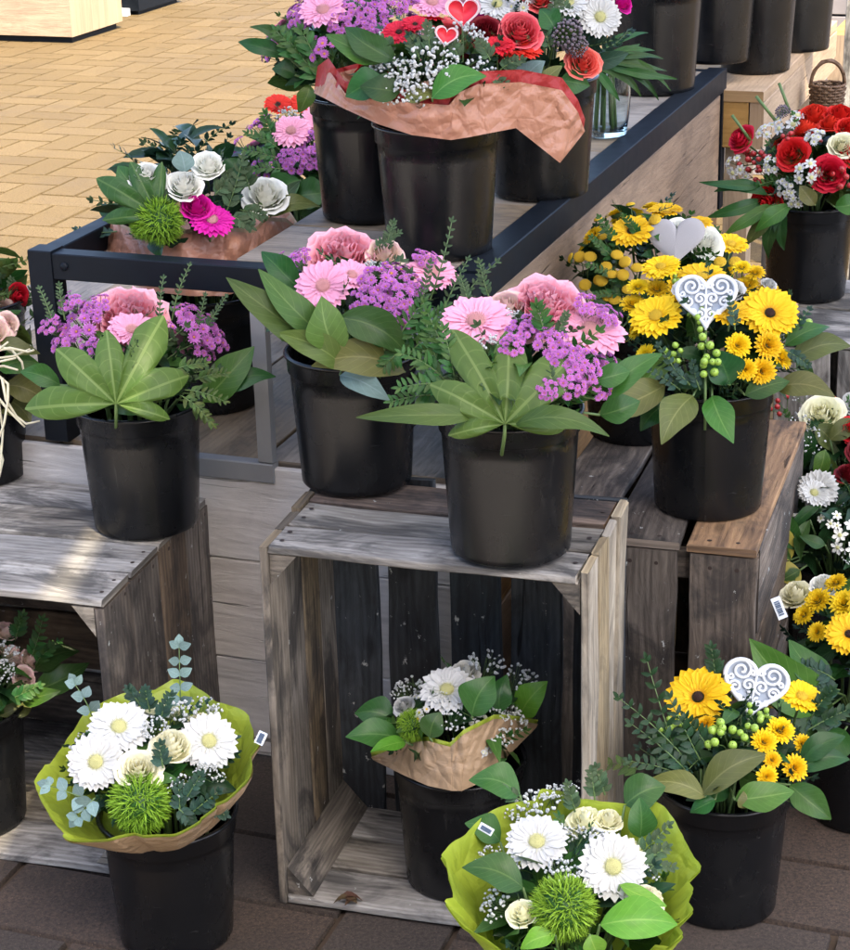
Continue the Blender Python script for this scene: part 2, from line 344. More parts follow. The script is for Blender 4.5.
paving('paving',.125,-5,6,.75,13,M['brick_far'],lambda a,b:True,0)
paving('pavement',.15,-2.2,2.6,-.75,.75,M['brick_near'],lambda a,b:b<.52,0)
mb=MB()
mb.add([V((-.405,2.264,-.008))+U*a+W*b for a,b in ((-5,-.75),(6,-.75),(6,13),(-5,13))],[(0,1,2,3)]); tag_s(mb.build('path',M['joint'],smooth=False))

# ------------------------------------------------------------------ crates
def crate(name,label,o,u,v,w,d,h,parts,group='wooden fruit crates of the display'):
    """parts: list of callables(mb-free) building children relative to world"""
    root=empty(name,o+u*(w/2)+v*(d/2),label,'wooden crate',group)
    inv=root.location.copy()
    for nm,mats,fn in parts:
        mb=MB(); fn(mb); mb.v=[tuple(V(p)-inv) for p in mb.v]; mb.build(nm,mats,root,smooth=False)
    return root
T=.011
def boards(mb,o,along,across,thick,n,gap,nails=True,j=.0015,skew=0,wear=0):
    """n boards of length |along| side by side over |across|"""
    w=across.length; bw=(w-gap*(n-1))/n; an=across.normalized(); side=1
    for k in range(n):
        e=rnd.uniform(-.003,.003); nl=[]
        if nails:
            for s in (.022,.978): nl+=[(s,.28+rnd.uniform(-.05,.05),1),(s,.74+rnd.uniform(-.05,.05),1)]
        plank(mb,o+an*(k*(bw+gap))+along.normalized()*e+an*rnd.uniform(-.0015,.0015),along,an*bw,thick+thick.normalized()*rnd.uniform(-.001,.002),jit=j,nails=nl,wear=wear)
def post3(mb,o,axis,a,b):
    """triangular corner post"""
    vs=[o,o+a,o+b,o+axis,o+a+axis,o+b+axis]; l=axis.length; uv=[(0,0),(0,.045),(0,-.045),(l,0),(l,.045),(l,-.045)]
    n=rnd.uniform(0,30); uv=[(x+n,y+n) for x,y in uv]
    mb.add(vs,[(1,2,5,4),(0,3,5,2),(0,1,4,3)],uv); mb.add([vs[0],vs[2],vs[1]],[(0,1,2)],[(n,n),(n,n+.05),(n+.05,n)]); mb.add([vs[3],vs[4],vs[5]],[(0,1,2)],[(n,n),(n,n+.05),(n+.05,n)])

# the tall crate standing on end in the middle, open to the front
a0=at(258,543.5,.5); a0.z=0; b0=at(589.5,574.7,.5); b0.z=0; u=(b0-a0).normalized(); w=(b0-a0).length; v=V((-u.y,u.x,0)); d=.235; h=.5
mo,mu,mv,mw=a0.copy(),u.copy(),v.copy(),w
lean=V((-.004,-.012,0))
parts=[
 ('side_panel',[M['wood_main'],M['nail']],lambda mb: boards(mb,a0+u*T+Z*.002,Z*(h-.004),v*d,-u*T,4,.002)),
 ('side_panel',[M['wood_side'],M['nail']],lambda mb: boards(mb,a0+u*(w-T),Z*(h-.002),v*d,u*T,4,.0045,nails=False,j=.003,wear=.004)),
 ('back_panel',[M['wood_blue'],M['nail']],lambda mb: boards(mb,a0+v*d+u*.002,Z*h,u*(w-.004),v*T,5,.016)),
 ('top_panel',[M['wood_grey'],M['nail'],M['wood_wet']],lambda mb: [plank(mb,a0+u*(T+.001)+Z*(h-T-.002+dz)+v*(o_-.001),u*(w-2*T-.002),v*ww,Z*T,mt,jit=.0028,wear=.0015,nails=[(.03,.3,1),(.03,.7,1),(.97,.5,1)]) for o_,ww,mt,dz in ((0,.068,0,.0),(.076,.072,0,-.001),(.153,.080,2,.001))]),
 ('base_panel',[M['wood_grey'],M['nail']],lambda mb: boards(mb,a0+u*(T+.001)+Z*.002-v*.001,u*(w-2*T-.002),v*(d-.001),Z*T,3,.008,nails=False)),
]
s=.034
for (pu,pz,du,dz) in ((T+.001,.0135,1,1),(w-T-.001,.0135,-1,1),(T+.001,h-T-.0035,1,-1),(w-T-.001,h-T-.0035,-1,-1)):
    parts.append(('corner_post',[M['wood_main']],lambda mb,pu=pu,pz=pz,du=du,dz=dz: post3(mb,a0+u*pu+Z*pz+v*.004,v*(d-.008),u*(s*du),Z*(s*1.15*dz))))
crate('wooden_crate','tall weathered crate standing on end, open front with a small white bouquet inside',a0,u,v,w,d,h,parts)

# the lower crate on the left, lying on its long side
a1=at(101.7,600.3,.4); a1.z=0; u1=(at(101.7,600.3,.4)-at(0,590,.4)).normalized(); u1.z=0; u1.normalize(); v1=V((-u1.y,u1.x,0)); w1=.52; d1=.36; h1=.4; c1=a1-u1*w1
parts=[
 ('top_panel',[M['wood_grey'],M['nail']],lambda mb: boards(mb,c1+Z*(h1-T),u1*w1,v1*d1,Z*T,4,.006,j=.0025)),
 ('base_panel',[M['wood_grey'],M['nail']],lambda mb: boards(mb,c1+Z*.001,u1*w1,v1*d1,Z*T,4,.006,nails=False)),
 ('side_panel',[M['wood_right'],M['nail']],lambda mb: boards(mb,c1+u1*(w1-T-.001)+Z*(T+.003),Z*(h1-2*T-.005),v1*d1,u1*T,4,.004)),
 ('side_panel',[M['wood_right'],M['nail']],lambda mb: boards(mb,c1+u1*(T+.001)+Z*(T+.003),Z*(h1-2*T-.005),v1*d1,-u1*T,4,.004)),
 ('back_panel',[M['wood_right'],M['nail']],lambda mb: boards(mb,c1+v1*(d1-.012)+u1*(T+.004)+Z*(T+.004),u1*(w1-2*T-.008),Z*(h1-2*T-.008),v1*T,4,.010,nails=False)),
]
for (pu,pz,du,dz) in ((T+.003,T+.003,1,1),(w1-T-.003,T+.003,-1,1),(T+.003,h1-T-.003,1,-1),(w1-T-.003,h1-T-.003,-1,-1)):
    parts.append(('corner_post',[M['wood_side']],lambda mb,pu=pu,pz=pz,du=du,dz=dz: post3(mb,c1+u1*pu+Z*pz+v1*.004,v1*(d1-.02),u1*(.03*du),Z*(.04*dz))))
crate('wooden_crate','long grey crate lying on its side at the left edge under the pink bouquet',c1,u1,v1,w1,d1,h1,parts)

# the brown crate on the right, under the yellow bouquets
a2=at(758,550,.4); a2.z=0; v2=(at(805.7,422,.4)-at(758,550,.4)); v2.z=0; d2=v2.length; v2.normalize(); u2=V((v2.y,-v2.x,0)); w2=.30; h2=.4; c2=a2-u2*w2
def rtop(mb):
    bw=(w2-.020)/3
    for k in range(3): plank(mb,c2+u2*(k*(bw+.010))+Z*(h2-T),v2*d2,u2*bw,Z*T,jit=.002,nails=[(.03,.3,1),(.03,.7,1)],mat=0 if k<2 else 2)
def rfront(mb):
    bw=(w2-.036)/3
    for k in range(3): plank(mb,c2+u2*(k*(bw+.018))+v2*(T+.001)+Z*.001,Z*(h2-T-.003),u2*bw,-v2*T,jit=.0015,nails=[(.95,.3,1),(.95,.7,1)])
    plank(mb,c2+u2*.002+v2*(T+.003)+Z*(h2-.055),u2*(w2-.004),Z*.040,v2*.014)
parts=[
 ('top_panel',[M['wood_right'],M['nail'],M['wood_warm']],rtop),
 ('front_panel',[M['wood_right'],M['nail']],rfront),
 ('side_panel',[M['wood_right'],M['nail']],lambda mb: boards(mb,c2+u2*(w2-T-.001)+v2*(T+.018)+Z*.001,v2*(d2-T-.020),Z*(h2-T-.003),u2*T,3,.01,nails=False)),
 ('side_panel',[M['wood_right'],M['nail']],lambda mb: boards(mb,c2+u2*(T+.001)+v2*(T+.018)+Z*.001,v2*(d2-T-.020),Z*(h2-T-.003),-u2*T,3,.01,nails=False)),
 ('back_panel',[M['wood_right'],M['nail']],lambda mb: boards(mb,c2+v2*(d2-.001)+u2*(T+.003)+Z*.001,Z*(h2-T-.003),u2*(w2-2*T-.006),-v2*T,3,.018,nails=False)),
]
crate('wooden_crate','brown crate with slatted front under the yellow bouquet with white heart',c2,u2,v2,w2,d2,h2,parts)
# grey crate farther back on the right, carrying the red bouquet
a3=at(775,338,.4); a3.z=0; w3,d3,h3=.52,.40,.4
parts=[
 ('top_panel',[M['wood_grey'],M['nail']],lambda mb: boards(mb,a3+Z*(h3-T),U*w3,W*d3,Z*T,4,.008)),
 ('front_panel',[M['wood_grey'],M['nail']],lambda mb: boards(mb,a3+U*.002+Z*.001+W*(T+.001),Z*(h3-T-.003),U*(w3-.004),-W*T,5,.012)),
 ('side_panel',[M['wood_grey'],M['nail']],lambda mb: boards(mb,a3+U*(T+.003)+W*(T+.003)+Z*.001,Z*(h3-T-.003),W*(d3-2*T-.006),-U*T,4,.006,nails=False)),
 ('side_panel',[M['wood_grey'],M['nail']],lambda mb: boards(mb,a3+U*(w3-T-.003)+W*(T+.003)+Z*.001,Z*(h3-T-.003),W*(d3-2*T-.006),U*T,4,.006,nails=False)),
 ('back_panel',[M['wood_grey'],M['nail']],lambda mb: boards(mb,a3+W*(d3-T-.001)+U*.002+Z*.001,Z*(h3-T-.003),U*(w3-.004),W*T,5,.012,nails=False)),
]
crate('wooden_crate','grey crate farther back on the right under the red rose bouquet',a3,U,W,w3,d3,h3,parts)

# ------------------------------------------------------------------ steel framed table on the wooden step
ZT=.74; ZS=.46
tl=at(27,250,ZT); tr=at(497,262,ZT); tf=at(741,59.6,ZT)
tw=(tr-tl).dot(U); tlen=(tf-tr).dot(W)
tl.z=0
def TP(a,b,z): return tl+U*a+W*b+Z*z
step=empty('wooden_step',TP(tw/2,.5,0),'low step clad in pale boards behind the crates, under the steel table','wooden step')
inv=step.location.copy()
def sub(root,name,mats,fn,smooth=False):
    mb=MB(); fn(mb); mb.v=[tuple(V(p)-root.location) for p in mb.v]; return mb.build(name,mats,root,smooth=smooth)
def riser(mb):
    z=.0
    for hh in (.155,.155,.145): 
        plank(mb,TP(-.45,.012,z+.001),U*(tw+.44),Z*(hh-.002),-W*.012,jit=.0006); z+=hh
def steptop(mb):
    x=-.45
    while x<tw-.02: plank(mb,TP(x,.016,ZS-.018),W*(tlen-.02),U*min(.152,tw-.014-x),Z*.018,jit=.0008); x+=.156
sub(step,'riser_board',[M['wood_pale'],M['nail']],riser)
sub(step,'top_board',[M['wood_table'],M['nail']],steptop)
sub(step,'edge_trim',M['galv'],lambda mb:(box(mb,TP(.12,-.006,ZS-.026),U*.235,W*.020,Z*.028),box(mb,TP(.333,-.004,ZS+.003),U*.021,W*.016,Z*.22)))
table=empty('display_table',TP(tw/2,tlen/2,ZS),'long table with black steel frame and worn wooden top, carrying pots of flowers','table')
R_=.036
def leg(a,b): return lambda mb: box(mb,TP(a,b,ZS+.001),U*R_,W*R_,Z*(ZT-ZS-.001))
for a,b in ((0,0),(tw-R_-.002,.002),(tw-R_-.002,tlen-.036),(0,tlen-.036)):
    l=sub(table,'leg',M['steel'],leg(a,b))
    if (a,b)==(0,0):
        def capf(mb,a=a,b=b): box(mb,TP(a+.003,b+.003,ZT-.0005),U*(R_-.006),W*(R_-.006),Z*.0015)
sub(table,'front_rail',M['steel'],lambda mb:(box(mb,TP(R_+.001,.002,ZT-.040),U*(tw-2*R_-.004),W*.030,Z*.037)))
sub(table,'rear_rail',M['steel'],lambda mb:(box(mb,TP(R_+.001,tlen-.034,ZT-.040),U*(tw-2*R_-.004),W*.030,Z*.037)))
sub(table,'side_rail',M['steel'],lambda mb:(box(mb,TP(tw-.040,.040,ZT-.042),W*(tlen-.078),U*.040,Z*.045)))
sub(table,'side_rail',M['steel'],lambda mb:(box(mb,TP(.003,.038,ZT-.040),W*(tlen-.074),U*.030,Z*.037)))
def bolt(mb): lathe(mb,[(0,0),(.006,0),(.006,.002),(.004,.004),(0,.0045)],12)
mbb=MB(); bolt(mbb); bm=mbb.mesh('bolt',[M['steel']])
q=(-W).to_track_quat('Z','Y').to_matrix().to_4x4()
put('bolt',bm,table,Matrix.Translation(TP(.055,.002,ZT-.020)-table.location)@q)
def ttop(mb):
    y=.036
    while y<tlen-.06: plank(mb,TP(.30,y,ZT-.022),U*(tw-.345),W*min(.19,tlen-.038-y),Z*.020,jit=.0006); y+=.194
sub(table,'tabletop',[M['wood_table'],M['nail']],ttop)
def tpanel(mb):
    z=.002
    for hh in (.235,.225,.234): plank(mb,TP(tw-.020,.04,z),W*(tlen-.08),Z*(hh-.003),U*.014,jit=.0006); z+=hh
sub(step,'side_panel',[M['wood_panel'],M['nail']],tpanel)

# light wooden bench farther back
zb=.70
bc=at(765.3,91.8,zb); bf=at(830.6,20.3,zb); bl=(bf-bc).length; bw=.42
bc.z=0
def BP(a,b,z): return bc+U*a+W*b+Z*z
bench=empty('wooden_bench',BP(-bw/2,bl/2,0),'light wooden bench with deep beam edge behind the steel table, carrying empty black pots','bench')
sub(bench,'bench_top',[M['wood_bench'],M['nail']],lambda mb:[plank(mb,BP(-bw+k*.14,0,zb-.022),W*bl,U*.137,Z*.022,jit=.0006) for k in range(3)])
sub(bench,'beam',[M['wood_bench'],M['nail']],lambda mb:[plank(mb,BP(-.03,.002,zb-.115),W*(bl-.004),Z*.092,U*.028,jit=.0006),plank(mb,BP(-bw,.002,zb-.115),U*(bw-.032),Z*.092,W*.026,jit=.0006)])
for a,b in ((-.085,.04),(-.085,bl-.1),(-bw+.01,.04),(-bw+.01,bl-.1)):
    sub(bench,'leg',M['wood_bench'],lambda mb,a=a,b=b: plank(mb,BP(a,b,0),Z*(zb-.025),U*.05,W*.05,jit=.0006))

# far objects
def slabbox(name,label,cat,px0,px1,py,dz,dy,mat,foot=None,z0=0.03):
    a=at(px0,py,0); b=at(px1,py,0); uu=U; L=(b-a).length
    r=empty(name,a+U*(L/2),label,cat); sub(r,'body',[mat,M['nail']],lambda mb:[plank(mb,a+Z*(z0+k*.2),U*L,Z*.197,W*dy,jit=.001,seg=2) for k in range(int(dz/.2))])
    sub(r,'plinth',M['steel'],lambda mb: box(mb,a+U*.02+W*.03+Z*.0,U*(L-.04),W*(dy-.06),Z*z0))
    if foot: sub(r,'foot',M['tagw'],lambda mb: box(mb,a+U*(L-.22)-W*.05+Z*.0,U*.17,W*.049,Z*.035))
    return r
slabbox('planter_box','large tan wooden planter box on the sunny paving at the far left','planter',-70,85,39,.62,.5,M['wood_bench'])
slabbox('metal_cabinet','dark blue metal cabinet with a white foot beyond the tan planter','cabinet',90,143,14,.62,.5,M['steel'],foot=True,z0=.02)
# stone wall and boards behind the bench
wl=dep(760,10,6.2); wl.z=0
wall=empty('stone_wall',wl+U*1.2,'grey stone wall at the top right behind the bench','wall')
def stones(mb):
    r=random.Random(5)
    for j in range(7):
        x=-.4+(j%2)*.17
        while x<2.4:
            L=r.uniform(.28,.42); box(mb,wl+U*x+Z*(j*.17),U*(L-.008),W*.25,Z*.163); x+=L
sub(wall,'stonework',M['stone'],stones)
fp=dep(829,35,5.2); 
sb=empty('storage_box',V((fp.x,fp.y,0)),'tall light wooden box standing behind the wicker basket','box')
sub(sb,'body',[M['wood_bench'],M['nail']],lambda mb:[plank(mb,V((fp.x,fp.y,0))+U*(k*.105),Z*fp.z,U*.103,W*.3,jit=.001) for k in range(1)])
fp2=dep(846,0,4.9)
pp=empty('timber_post',V((fp2.x,fp2.y,0)),'grey timber post at the top right edge beside the basket','post')
sub(pp,'post',[M['wood_grey'],M['nail']],lambda mb:plank(mb,V((fp2.x,fp2.y,0)),Z*1.2,U*.09,W*.09,jit=.001))

# wicker basket on a stool behind the red bouquet
bk=dep(826,119,4.35)
bkt=empty('wicker_basket',bk,'small brown wicker basket behind the red rose bouquet','basket')
bkt.scale=(.66,.66,.66)
def weave(mb):
    for k in range(13):
        z=k*.0095; r0=.045+.010*k/12
        pts=[]
        for i in range(41):
            t=2*pi*i/40; pts.append((cos(t)*(r0+.004*cos(t*20/2+pi*(k%2))),sin(t)*(r0+.004*cos(t*20/2+pi*(k%2))),z))
        tube(mb,pts,.0046,5,cap=False)
    for i in range(20):
        t=2*pi*i/20; tube(mb,[(cos(t)*.045,sin(t)*.045,0),(cos(t)*.055,sin(t)*.055,.118)],.003,5)
    lathe(mb,[(0,.002),(.045,.002),(.045,-.002),(0,-.002)],20)
mb=MB(); weave(mb); mb.build('body',M['wicker'],bkt)
mb=MB(); tube(mb,[(.055*cos(pi*i/16),0,.115+.075*sin(pi*i/16)) for i in range(17)],.006,6); tube(mb,[(.055*cos(pi*i/16)*1.04,.006*sin(i*2),.117+.078*sin(pi*i/16)) for i in range(17)],.003,5); mb.build('handle',M['wicker'],bkt)
st_=empty('plant_stand',V((bk.x,bk.y,0)),'dark wooden stand carrying the wicker basket','stand')
sub(st_,'stand_top',[M['wood_right'],M['nail']],lambda mb:plank(mb,V((bk.x,bk.y,0))-U*.12-W*.12+Z*(bk.z-.023),U*.24,W*.24,Z*.02))
for a,b in ((-.11,-.11),(.08,-.11),(-.11,.08),(.08,.08)): sub(st_,'leg',[M['wood_right'],M['nail']],lambda mb,a=a,b=b:plank(mb,V((bk.x,bk.y,0))+U*a+W*b,Z*(bk.z-.025),U*.03,W*.03))

# ------------------------------------------------------------------ pots
PR,PB,PH=.0847,.0705,.1736
def pot_mesh(sx=1,sz=1,dent=0,seed=0):
    mb=MB(); r,b,h=PR*sx,PB*sx,PH*sz; t=.0018
    def rr(z): return b+(r-.0035*sx-b)*(z/h)
    band=h-.026*sz
    prof=[(0,.004),(b*.8,.004),(b*.84,0),(b-.002,0),(b,.002)]+[(rr(z),z) for z in np.linspace(.008,band,9)]+[(rr(band)+.0012,band+.0006),(rr(band)+.0028,band+.002),(rr(h)+.0018,h-.006),(rr(h)+.0025,h-.0050),(rr(h)+.0048,h-.0042),(rr(h)+.0055,h-.002),(rr(h)+.0046,h),(rr(h)+.001,h+.0004),(rr(h)-.001,h-.0012)]+[(rr(z)-t,z) for z in np.linspace(h-.004,.008,8)]+[(0,.008)]
    lathe(mb,prof,72)
    q=random.Random(seed); a0=q.uniform(0,6); 
    mb.v=[(x*(1+.006*cos(2*(math.atan2(y,x)-a0))*z/h),y*(1+.006*cos(2*(math.atan2(y,x)-a0))*z/h),z) for x,y,z in mb.v]
    return mb.mesh('flower_pot',[M['pot']])
PM=pot_mesh()
POTS={}
def pot(key,label,c,sx=1,sz=1,rot=0):
    me=PM if (sx==1 and sz==1) else pot_mesh(sx,sz,seed=len(POTS))
    o=put('flower_pot',me,None,Matrix.Translation(c)@Matrix.Rotation(rnd.uniform(0,6.28),4,'Z')); tag(o,label,'flower pot','black plastic flower pots'); POTS[key]=V((c[0],c[1],c[2]+PH*sz)); return o
def base_at(px,py,z,sx=1):
    """pot whose base touches pixel (px,py) at its nearest point, standing on level z"""
    p=at(px,py,z); d=V((p.x,p.y,0)).normalized(); return p+d*(PB*sx)
pot('A','black pot at front left on the paving holding white gerberas in lime wrap',V((-.3257,2.1385,.001)))
pot('B','black pot lowest in the front holding the big round lime wrapped bouquet',V((at(572,958,PH).x,at(572,958,PH).y,.001)))
pot('C','black pot standing inside the tall crate',base_at(462,904,.015))
pot('D','black pot on the paving in front of the brown crate, yellow gerberas',V((.3605,2.176,.001)))
pot('E','black pot cut by the right edge, yellow bouquet with a price tag',base_at(858,836,0.001))
pot('F','black pot standing inside the low crate at the left edge',base_at(-22,842,.014))
pot('G','black pot on top of the low left crate, under one pink rose',base_at(149,541,.4025))
pot('H','left black pot of the two on top of the tall crate',base_at(358,497.6,.502))
pot('I','right black pot of the two on top of the tall crate, on its front edge',base_at(511,568.7,.502))
pot('J','black pot on the brown crate under the yellow bouquet with white heart',base_at(707,522,.4025),1.02,1.02)
pot('K','black pot behind the yellow one on the brown crate, mostly hidden',base_at(636,447,.4025))
pot('L','black pot on the back right crate under red roses',base_at(805,304,.4025))
pot('Mt','front pot on the steel table holding the copper paper bouquet',base_at(440,262,ZT+.001))
pot('N','pot on the steel table behind and left of the copper paper bouquet',base_at(372,225,ZT+.001))
pot('O','pot on the steel table behind and right of the copper paper bouquet',base_at(541,202,ZT+.001))
pot('Q','pot on the step behind the steel rail holding white roses in brown paper',base_at(214,416,ZS+.001))
pot('Rr','pot on the step behind the white roses with small pink and purple flowers',base_at(306,325,ZS+.001))
pot('T','pot at the left edge on the low crate under the straw raffia bouquet',base_at(-20,490,.4025))
pot('Sx','pot on the step at far left behind the steel leg',base_at(-18,425,ZS+.001))
pot('U1','tall black bucket at the right edge holding a white rose bouquet',dep(850,423,3.2)+V((0,0,-.35)),1.0,.27/PH*1.0)
pot('U2','black bucket at the right edge beside the brown crate holding white chrysanthemum',dep(842,520,3.0)+V((0,0,-.29)),1.0,.23/PH)
pot('V1','largest empty black pot at the far end of the steel table',base_at(652,96,ZT+.001,1.12),1.12,1.25)
pot('V2','rearmost empty black pot on the steel table beside its far leg',base_at(713,65,ZT+.001),1.02,1.2)
pot('V3','empty black pot at the near end of the light wooden bench',base_at(755,75,zb+.001),1,1.2)
pot('V4','empty black pot farther along the light wooden bench',base_at(796,53,zb+.001),1,1.2)

# ------------------------------------------------------------------ flower parts (meshes, unit radius 1 unless noted)
def gpetal(mb,ang,L,w,el,r0,curl,mat=0,n=5,notch=.06,rs=rnd):
    ca,sa=cos(ang),sin(ang); ph=rs.uniform(-.2,.2)
    def fn(u,v):
        x=(v-.5)*2; ww=w*(.42+.58*min(1,u/.62)**.8)*(1 if u<.72 else max(.16,1-((u-.72)/.28)**2.4)**.6)
        rr=r0+L*u-(notch*L*abs(x)**2 if u>.95 else 0)
        y=x*ww; z=sin(el)*L*u+curl*L*u*u-abs(x)**2*ww*.28*(-1)+ph*x*ww*.6
        r=r0+(rr-r0)*cos(el)
        return V((ca*r-sa*y,sa*r+ca*y,z))
    mb.grid(fn,n,4,mat)
def dome(mb,r,h,mat,n=14,m=5,z=0,rough=0):
    def fn(u,v):
        t=u*pi/2; q=2*pi*v; k=1+rough*rnd.uniform(-1,1); return V((r*sin(t)*cos(q)*k,r*sin(t)*sin(q)*k,z+h*cos(t)*k))
    mb.grid(fn,m,n,mat)
def stemtail(mb,L,r,mat): tube(mb,[(0,0,-.02),(0,0,-L*.5),(.05*L,0,-L)],r,6,mat)
def gerbera_meshes(pm,cm,seed,layers=3,np_=21,shut=0):
    rs=random.Random(seed); mb=MB()
    for i in range(np_):
        a=2*pi*i/np_+rs.uniform(-.05,.05); gpetal(mb,a,.80*rs.uniform(.93,1.05),.135,.10+shut+rs.uniform(-.05,.06),.2,-.16+rs.uniform(-.06,.06),0,rs=rs)
    for i in range(np_-2):
        a=2*pi*(i+.5)/(np_-2)+rs.uniform(-.06,.06); gpetal(mb,a,.66*rs.uniform(.9,1.07),.125,.22+shut+rs.uniform(-.05,.06),.18,-.12,0,rs=rs)
    for i in range(18):
        a=2*pi*i/18+rs.uniform(-.1,.1); gpetal(mb,a,.26*rs.uniform(.8,1.2),.05,.5,.20,-.1,0,3,rs=rs)
    dome(mb,.3,-.25,1,12,3,-.02); stemtail(mb,2.2,.06,1)
    mp=mb.mesh('gerbera',[pm,M['stem']])
    mb=MB(); dome(mb,.23,.10,0,18,6,.03,.05)
    for i in range(90):
        q=i*2.39996; r=.26*math.sqrt(i/90); c=V((r*cos(q),r*sin(q),.025+.11*math.sqrt(max(0,1-(r/.265)**2))))
        mb.add([c+V((.018,0,0)),c+V((-.009,.016,0)),c+V((-.009,-.016,0)),c+V((r*cos(q)*.12,r*sin(q)*.12,.05))],[(0,1,3),(1,2,3),(2,0,3)],None,0)
    return mp,mb.mesh('flower_centre',[cm])
def rose_mesh(pm,seed,n=24,openn=1.0,ruf=.05,tall=1.0):
    rs=random.Random(seed); mb=MB()
    for i in range(n):
        f=i/(n-1); a=i*2.39996+rs.uniform(-.25,.25); Rm=.07+.90*f**.9*openn; hh=(.74-.72*f**1.25)*tall; w=1.15-.30*f if i>3 else 1.8
        z0=-.42+.0*f; curl=(.02+.34*f**1.6)*rs.uniform(.7,1.25); ph=rs.uniform(0,6); k=rs.randint(2,4); tl=rs.uniform(-.1,.1)
        def fn(u,v,Rm=Rm,hh=hh,w=w,curl=curl,ph=ph,a=a,tl=tl,k=k,f=f):
            x=(v-.5)*2; t=a+x*w
            r=Rm*(.42+.58*min(1,u*1.35)**.6)*(1-.03*abs(x))+curl*max(0,u-.55)**2*3.2*(1-.35*x*x)
            r+=ruf*u*u*sin(k*x*pi+ph)
            top=hh*(1-.32*abs(x)**2.4)
            z=z0+(top-z0)*u-curl*max(0,u-.72)**2*4.5+ruf*.7*u*u*cos(k*x*pi+ph)+tl*u*x
            return V((r*cos(t),r*sin(t),z))
        mb.grid(fn,6,7,0)
    for i in range(5):
        a=2*pi*i/5; gpetal(mb,a,.6,.12,-.5,.05,.1,1,3); 
    mb.v=[(x,y,z-.0) for x,y,z in mb.v]
    stem0=len(mb.v); tube(mb,[(0,0,-.4),(0,0,-1.4),(.1,0,-2.4)],.07,6,1)
    dome(mb,.32,-.3,1,10,3,-.36)
    return mb.mesh('rose',[pm,M['stem']])
def daisy(mb,c,nrm,r,seed,pm=0,cm=1,np_=13,layers=2,disc=.3):
    rs=random.Random(seed); t=MB()
    for l in range(layers):
        for i in range(np_):
            a=2*pi*(i+.5*l)/np_+rs.uniform(-.09,.09); gpetal(t,a,(.84-.18*l)*rs.uniform(.85,1.1),.155 if np_>8 else .27,.10+.3*l+rs.uniform(-.1,.1),.16,-.1,pm,3,rs=rs)
    dome(t,disc,.16,cm,9,3,.05)
    q=V(nrm).to_track_quat('Z','Y').to_matrix()@Matrix.Rotation(rs.uniform(0,6),3,'Z')
    t.v=[tuple(V(c)+q@(V(p)*r)) for p in t.v]; b=len(mb.v); mb.v+=t.v; mb.uv+=t.uv; mb.m+=t.m; mb.f+=[tuple(b+i for i in f) for f in t.f]
def spray_mesh(pm,cm,seed,n=9,fr=.30,spread=.78,np_=13,layers=2,disc=.3,bud=None):
    rs=random.Random(seed); mb=MB(); pts=[]
    for i in range(n):
        for _ in range(30):
            a=rs.uniform(0,2*pi); r=spread*math.sqrt(rs.random()); p=V((r*cos(a),r*sin(a),.42*math.sqrt(max(0,1-r*r))+rs.uniform(-.14,.14)))
            if all((p-q).length>fr*1.25 for q in pts): break
        pts.append(p); nn=V((p.x*.7,p.y*.7,.8)).normalized()
        daisy(mb,p,nn,fr*rs.uniform(.8,1.12),seed*50+i,0,1,np_,layers,disc)
        tube(mb,[p-nn*.02,p*.5+V((0,0,-.35)),V((0,0,-1.2))],.022,4,2,cap=False)
    return mb.mesh('flower_spray',[pm,cm,M['stem']])
def ball(mb,c,r,mat=0,n=6,m=4,st=1):
    c=V(c)
    def fn(u,v): t=pi*u; q=2*pi*v; return c+V((r*sin(t)*cos(q),r*sin(t)*sin(q),r*st*cos(t)))
    mb.grid(fn,m,n,mat)
def gyp_mesh(seed,n=34):
    n=int(n*1.4)
    rs=random.Random(seed); mb=MB()
    for i in range(n):
        a=rs.uniform(0,2*pi); r=math.sqrt(rs.random()); p=V((r*cos(a),r*sin(a),.6*math.sqrt(1-r*r*.9)*rs.uniform(.35,1.1)))
        k=rs.uniform(.065,.115)
        for _ in range(3): ball(mb,p+V([rs.uniform(-.5,.5)*k for _ in range(3)]),k*rs.uniform(.6,.85),0,6,4)
        mdl=p*.55+V((rs.uniform(-.1,.1),rs.uniform(-.1,.1),-.3)); tube(mb,[p,mdl,V((0,0,-1.3))],.012,3,1,cap=False)
    return mb.mesh('gypsophila',[M['gyp'],M['stem']])
def trick_mesh(seed,n=1500):
    rs=random.Random(seed); mb=MB(); ball(mb,(0,0,0),.72,1,14,9,.92)
    for i in range(n):
        z=1-2*(i+.5)/n; q=i*2.39996; s=math.sqrt(1-z*z); d=V((s*cos(q),s*sin(q),z*.95)); d=(d+V([rs.uniform(-.22,.22) for _ in range(3)])).normalized()
        t=d.cross(V((rs.uniform(-1,1),rs.uniform(-1,1),rs.uniform(-1,1)))).normalized(); L=rs.uniform(.86,1.04); side=d.cross(t); w=.03
        def fn(u,v): return d*(.6+(L-.6)*u)+t*(.20*u*u)+side*((v-.5)*2*w*(1-u*.85))
        mb.grid(fn,3,1,0)
    return mb.mesh('green_dianthus',[M['spike'],M['leaf_mid']])
def pompon_mesh(pm,seed):
    rs=random.Random(seed); mb=MB()
    for l,(k,el,L,r0) in enumerate(((20,.05,.62,.38),(20,.35,.55,.34),(17,.7,.48,.27),(13,1.0,.42,.19),(9,1.25,.40,.1),(5,1.45,.38,.03))):
        for i in range(k):
            a=2*pi*(i+.5*(l%2))/k+rs.uniform(-.1,.1); gpetal(mb,a,L*rs.uniform(.9,1.1),.12,el+rs.uniform(-.08,.08),r0,-.05,0,3,rs=rs)
    dome(mb,.5,-.4,1,10,3,-.02); stemtail(mb,2.4,.08,1); return mb.mesh('button_chrysanthemum',[pm,M['stem']])
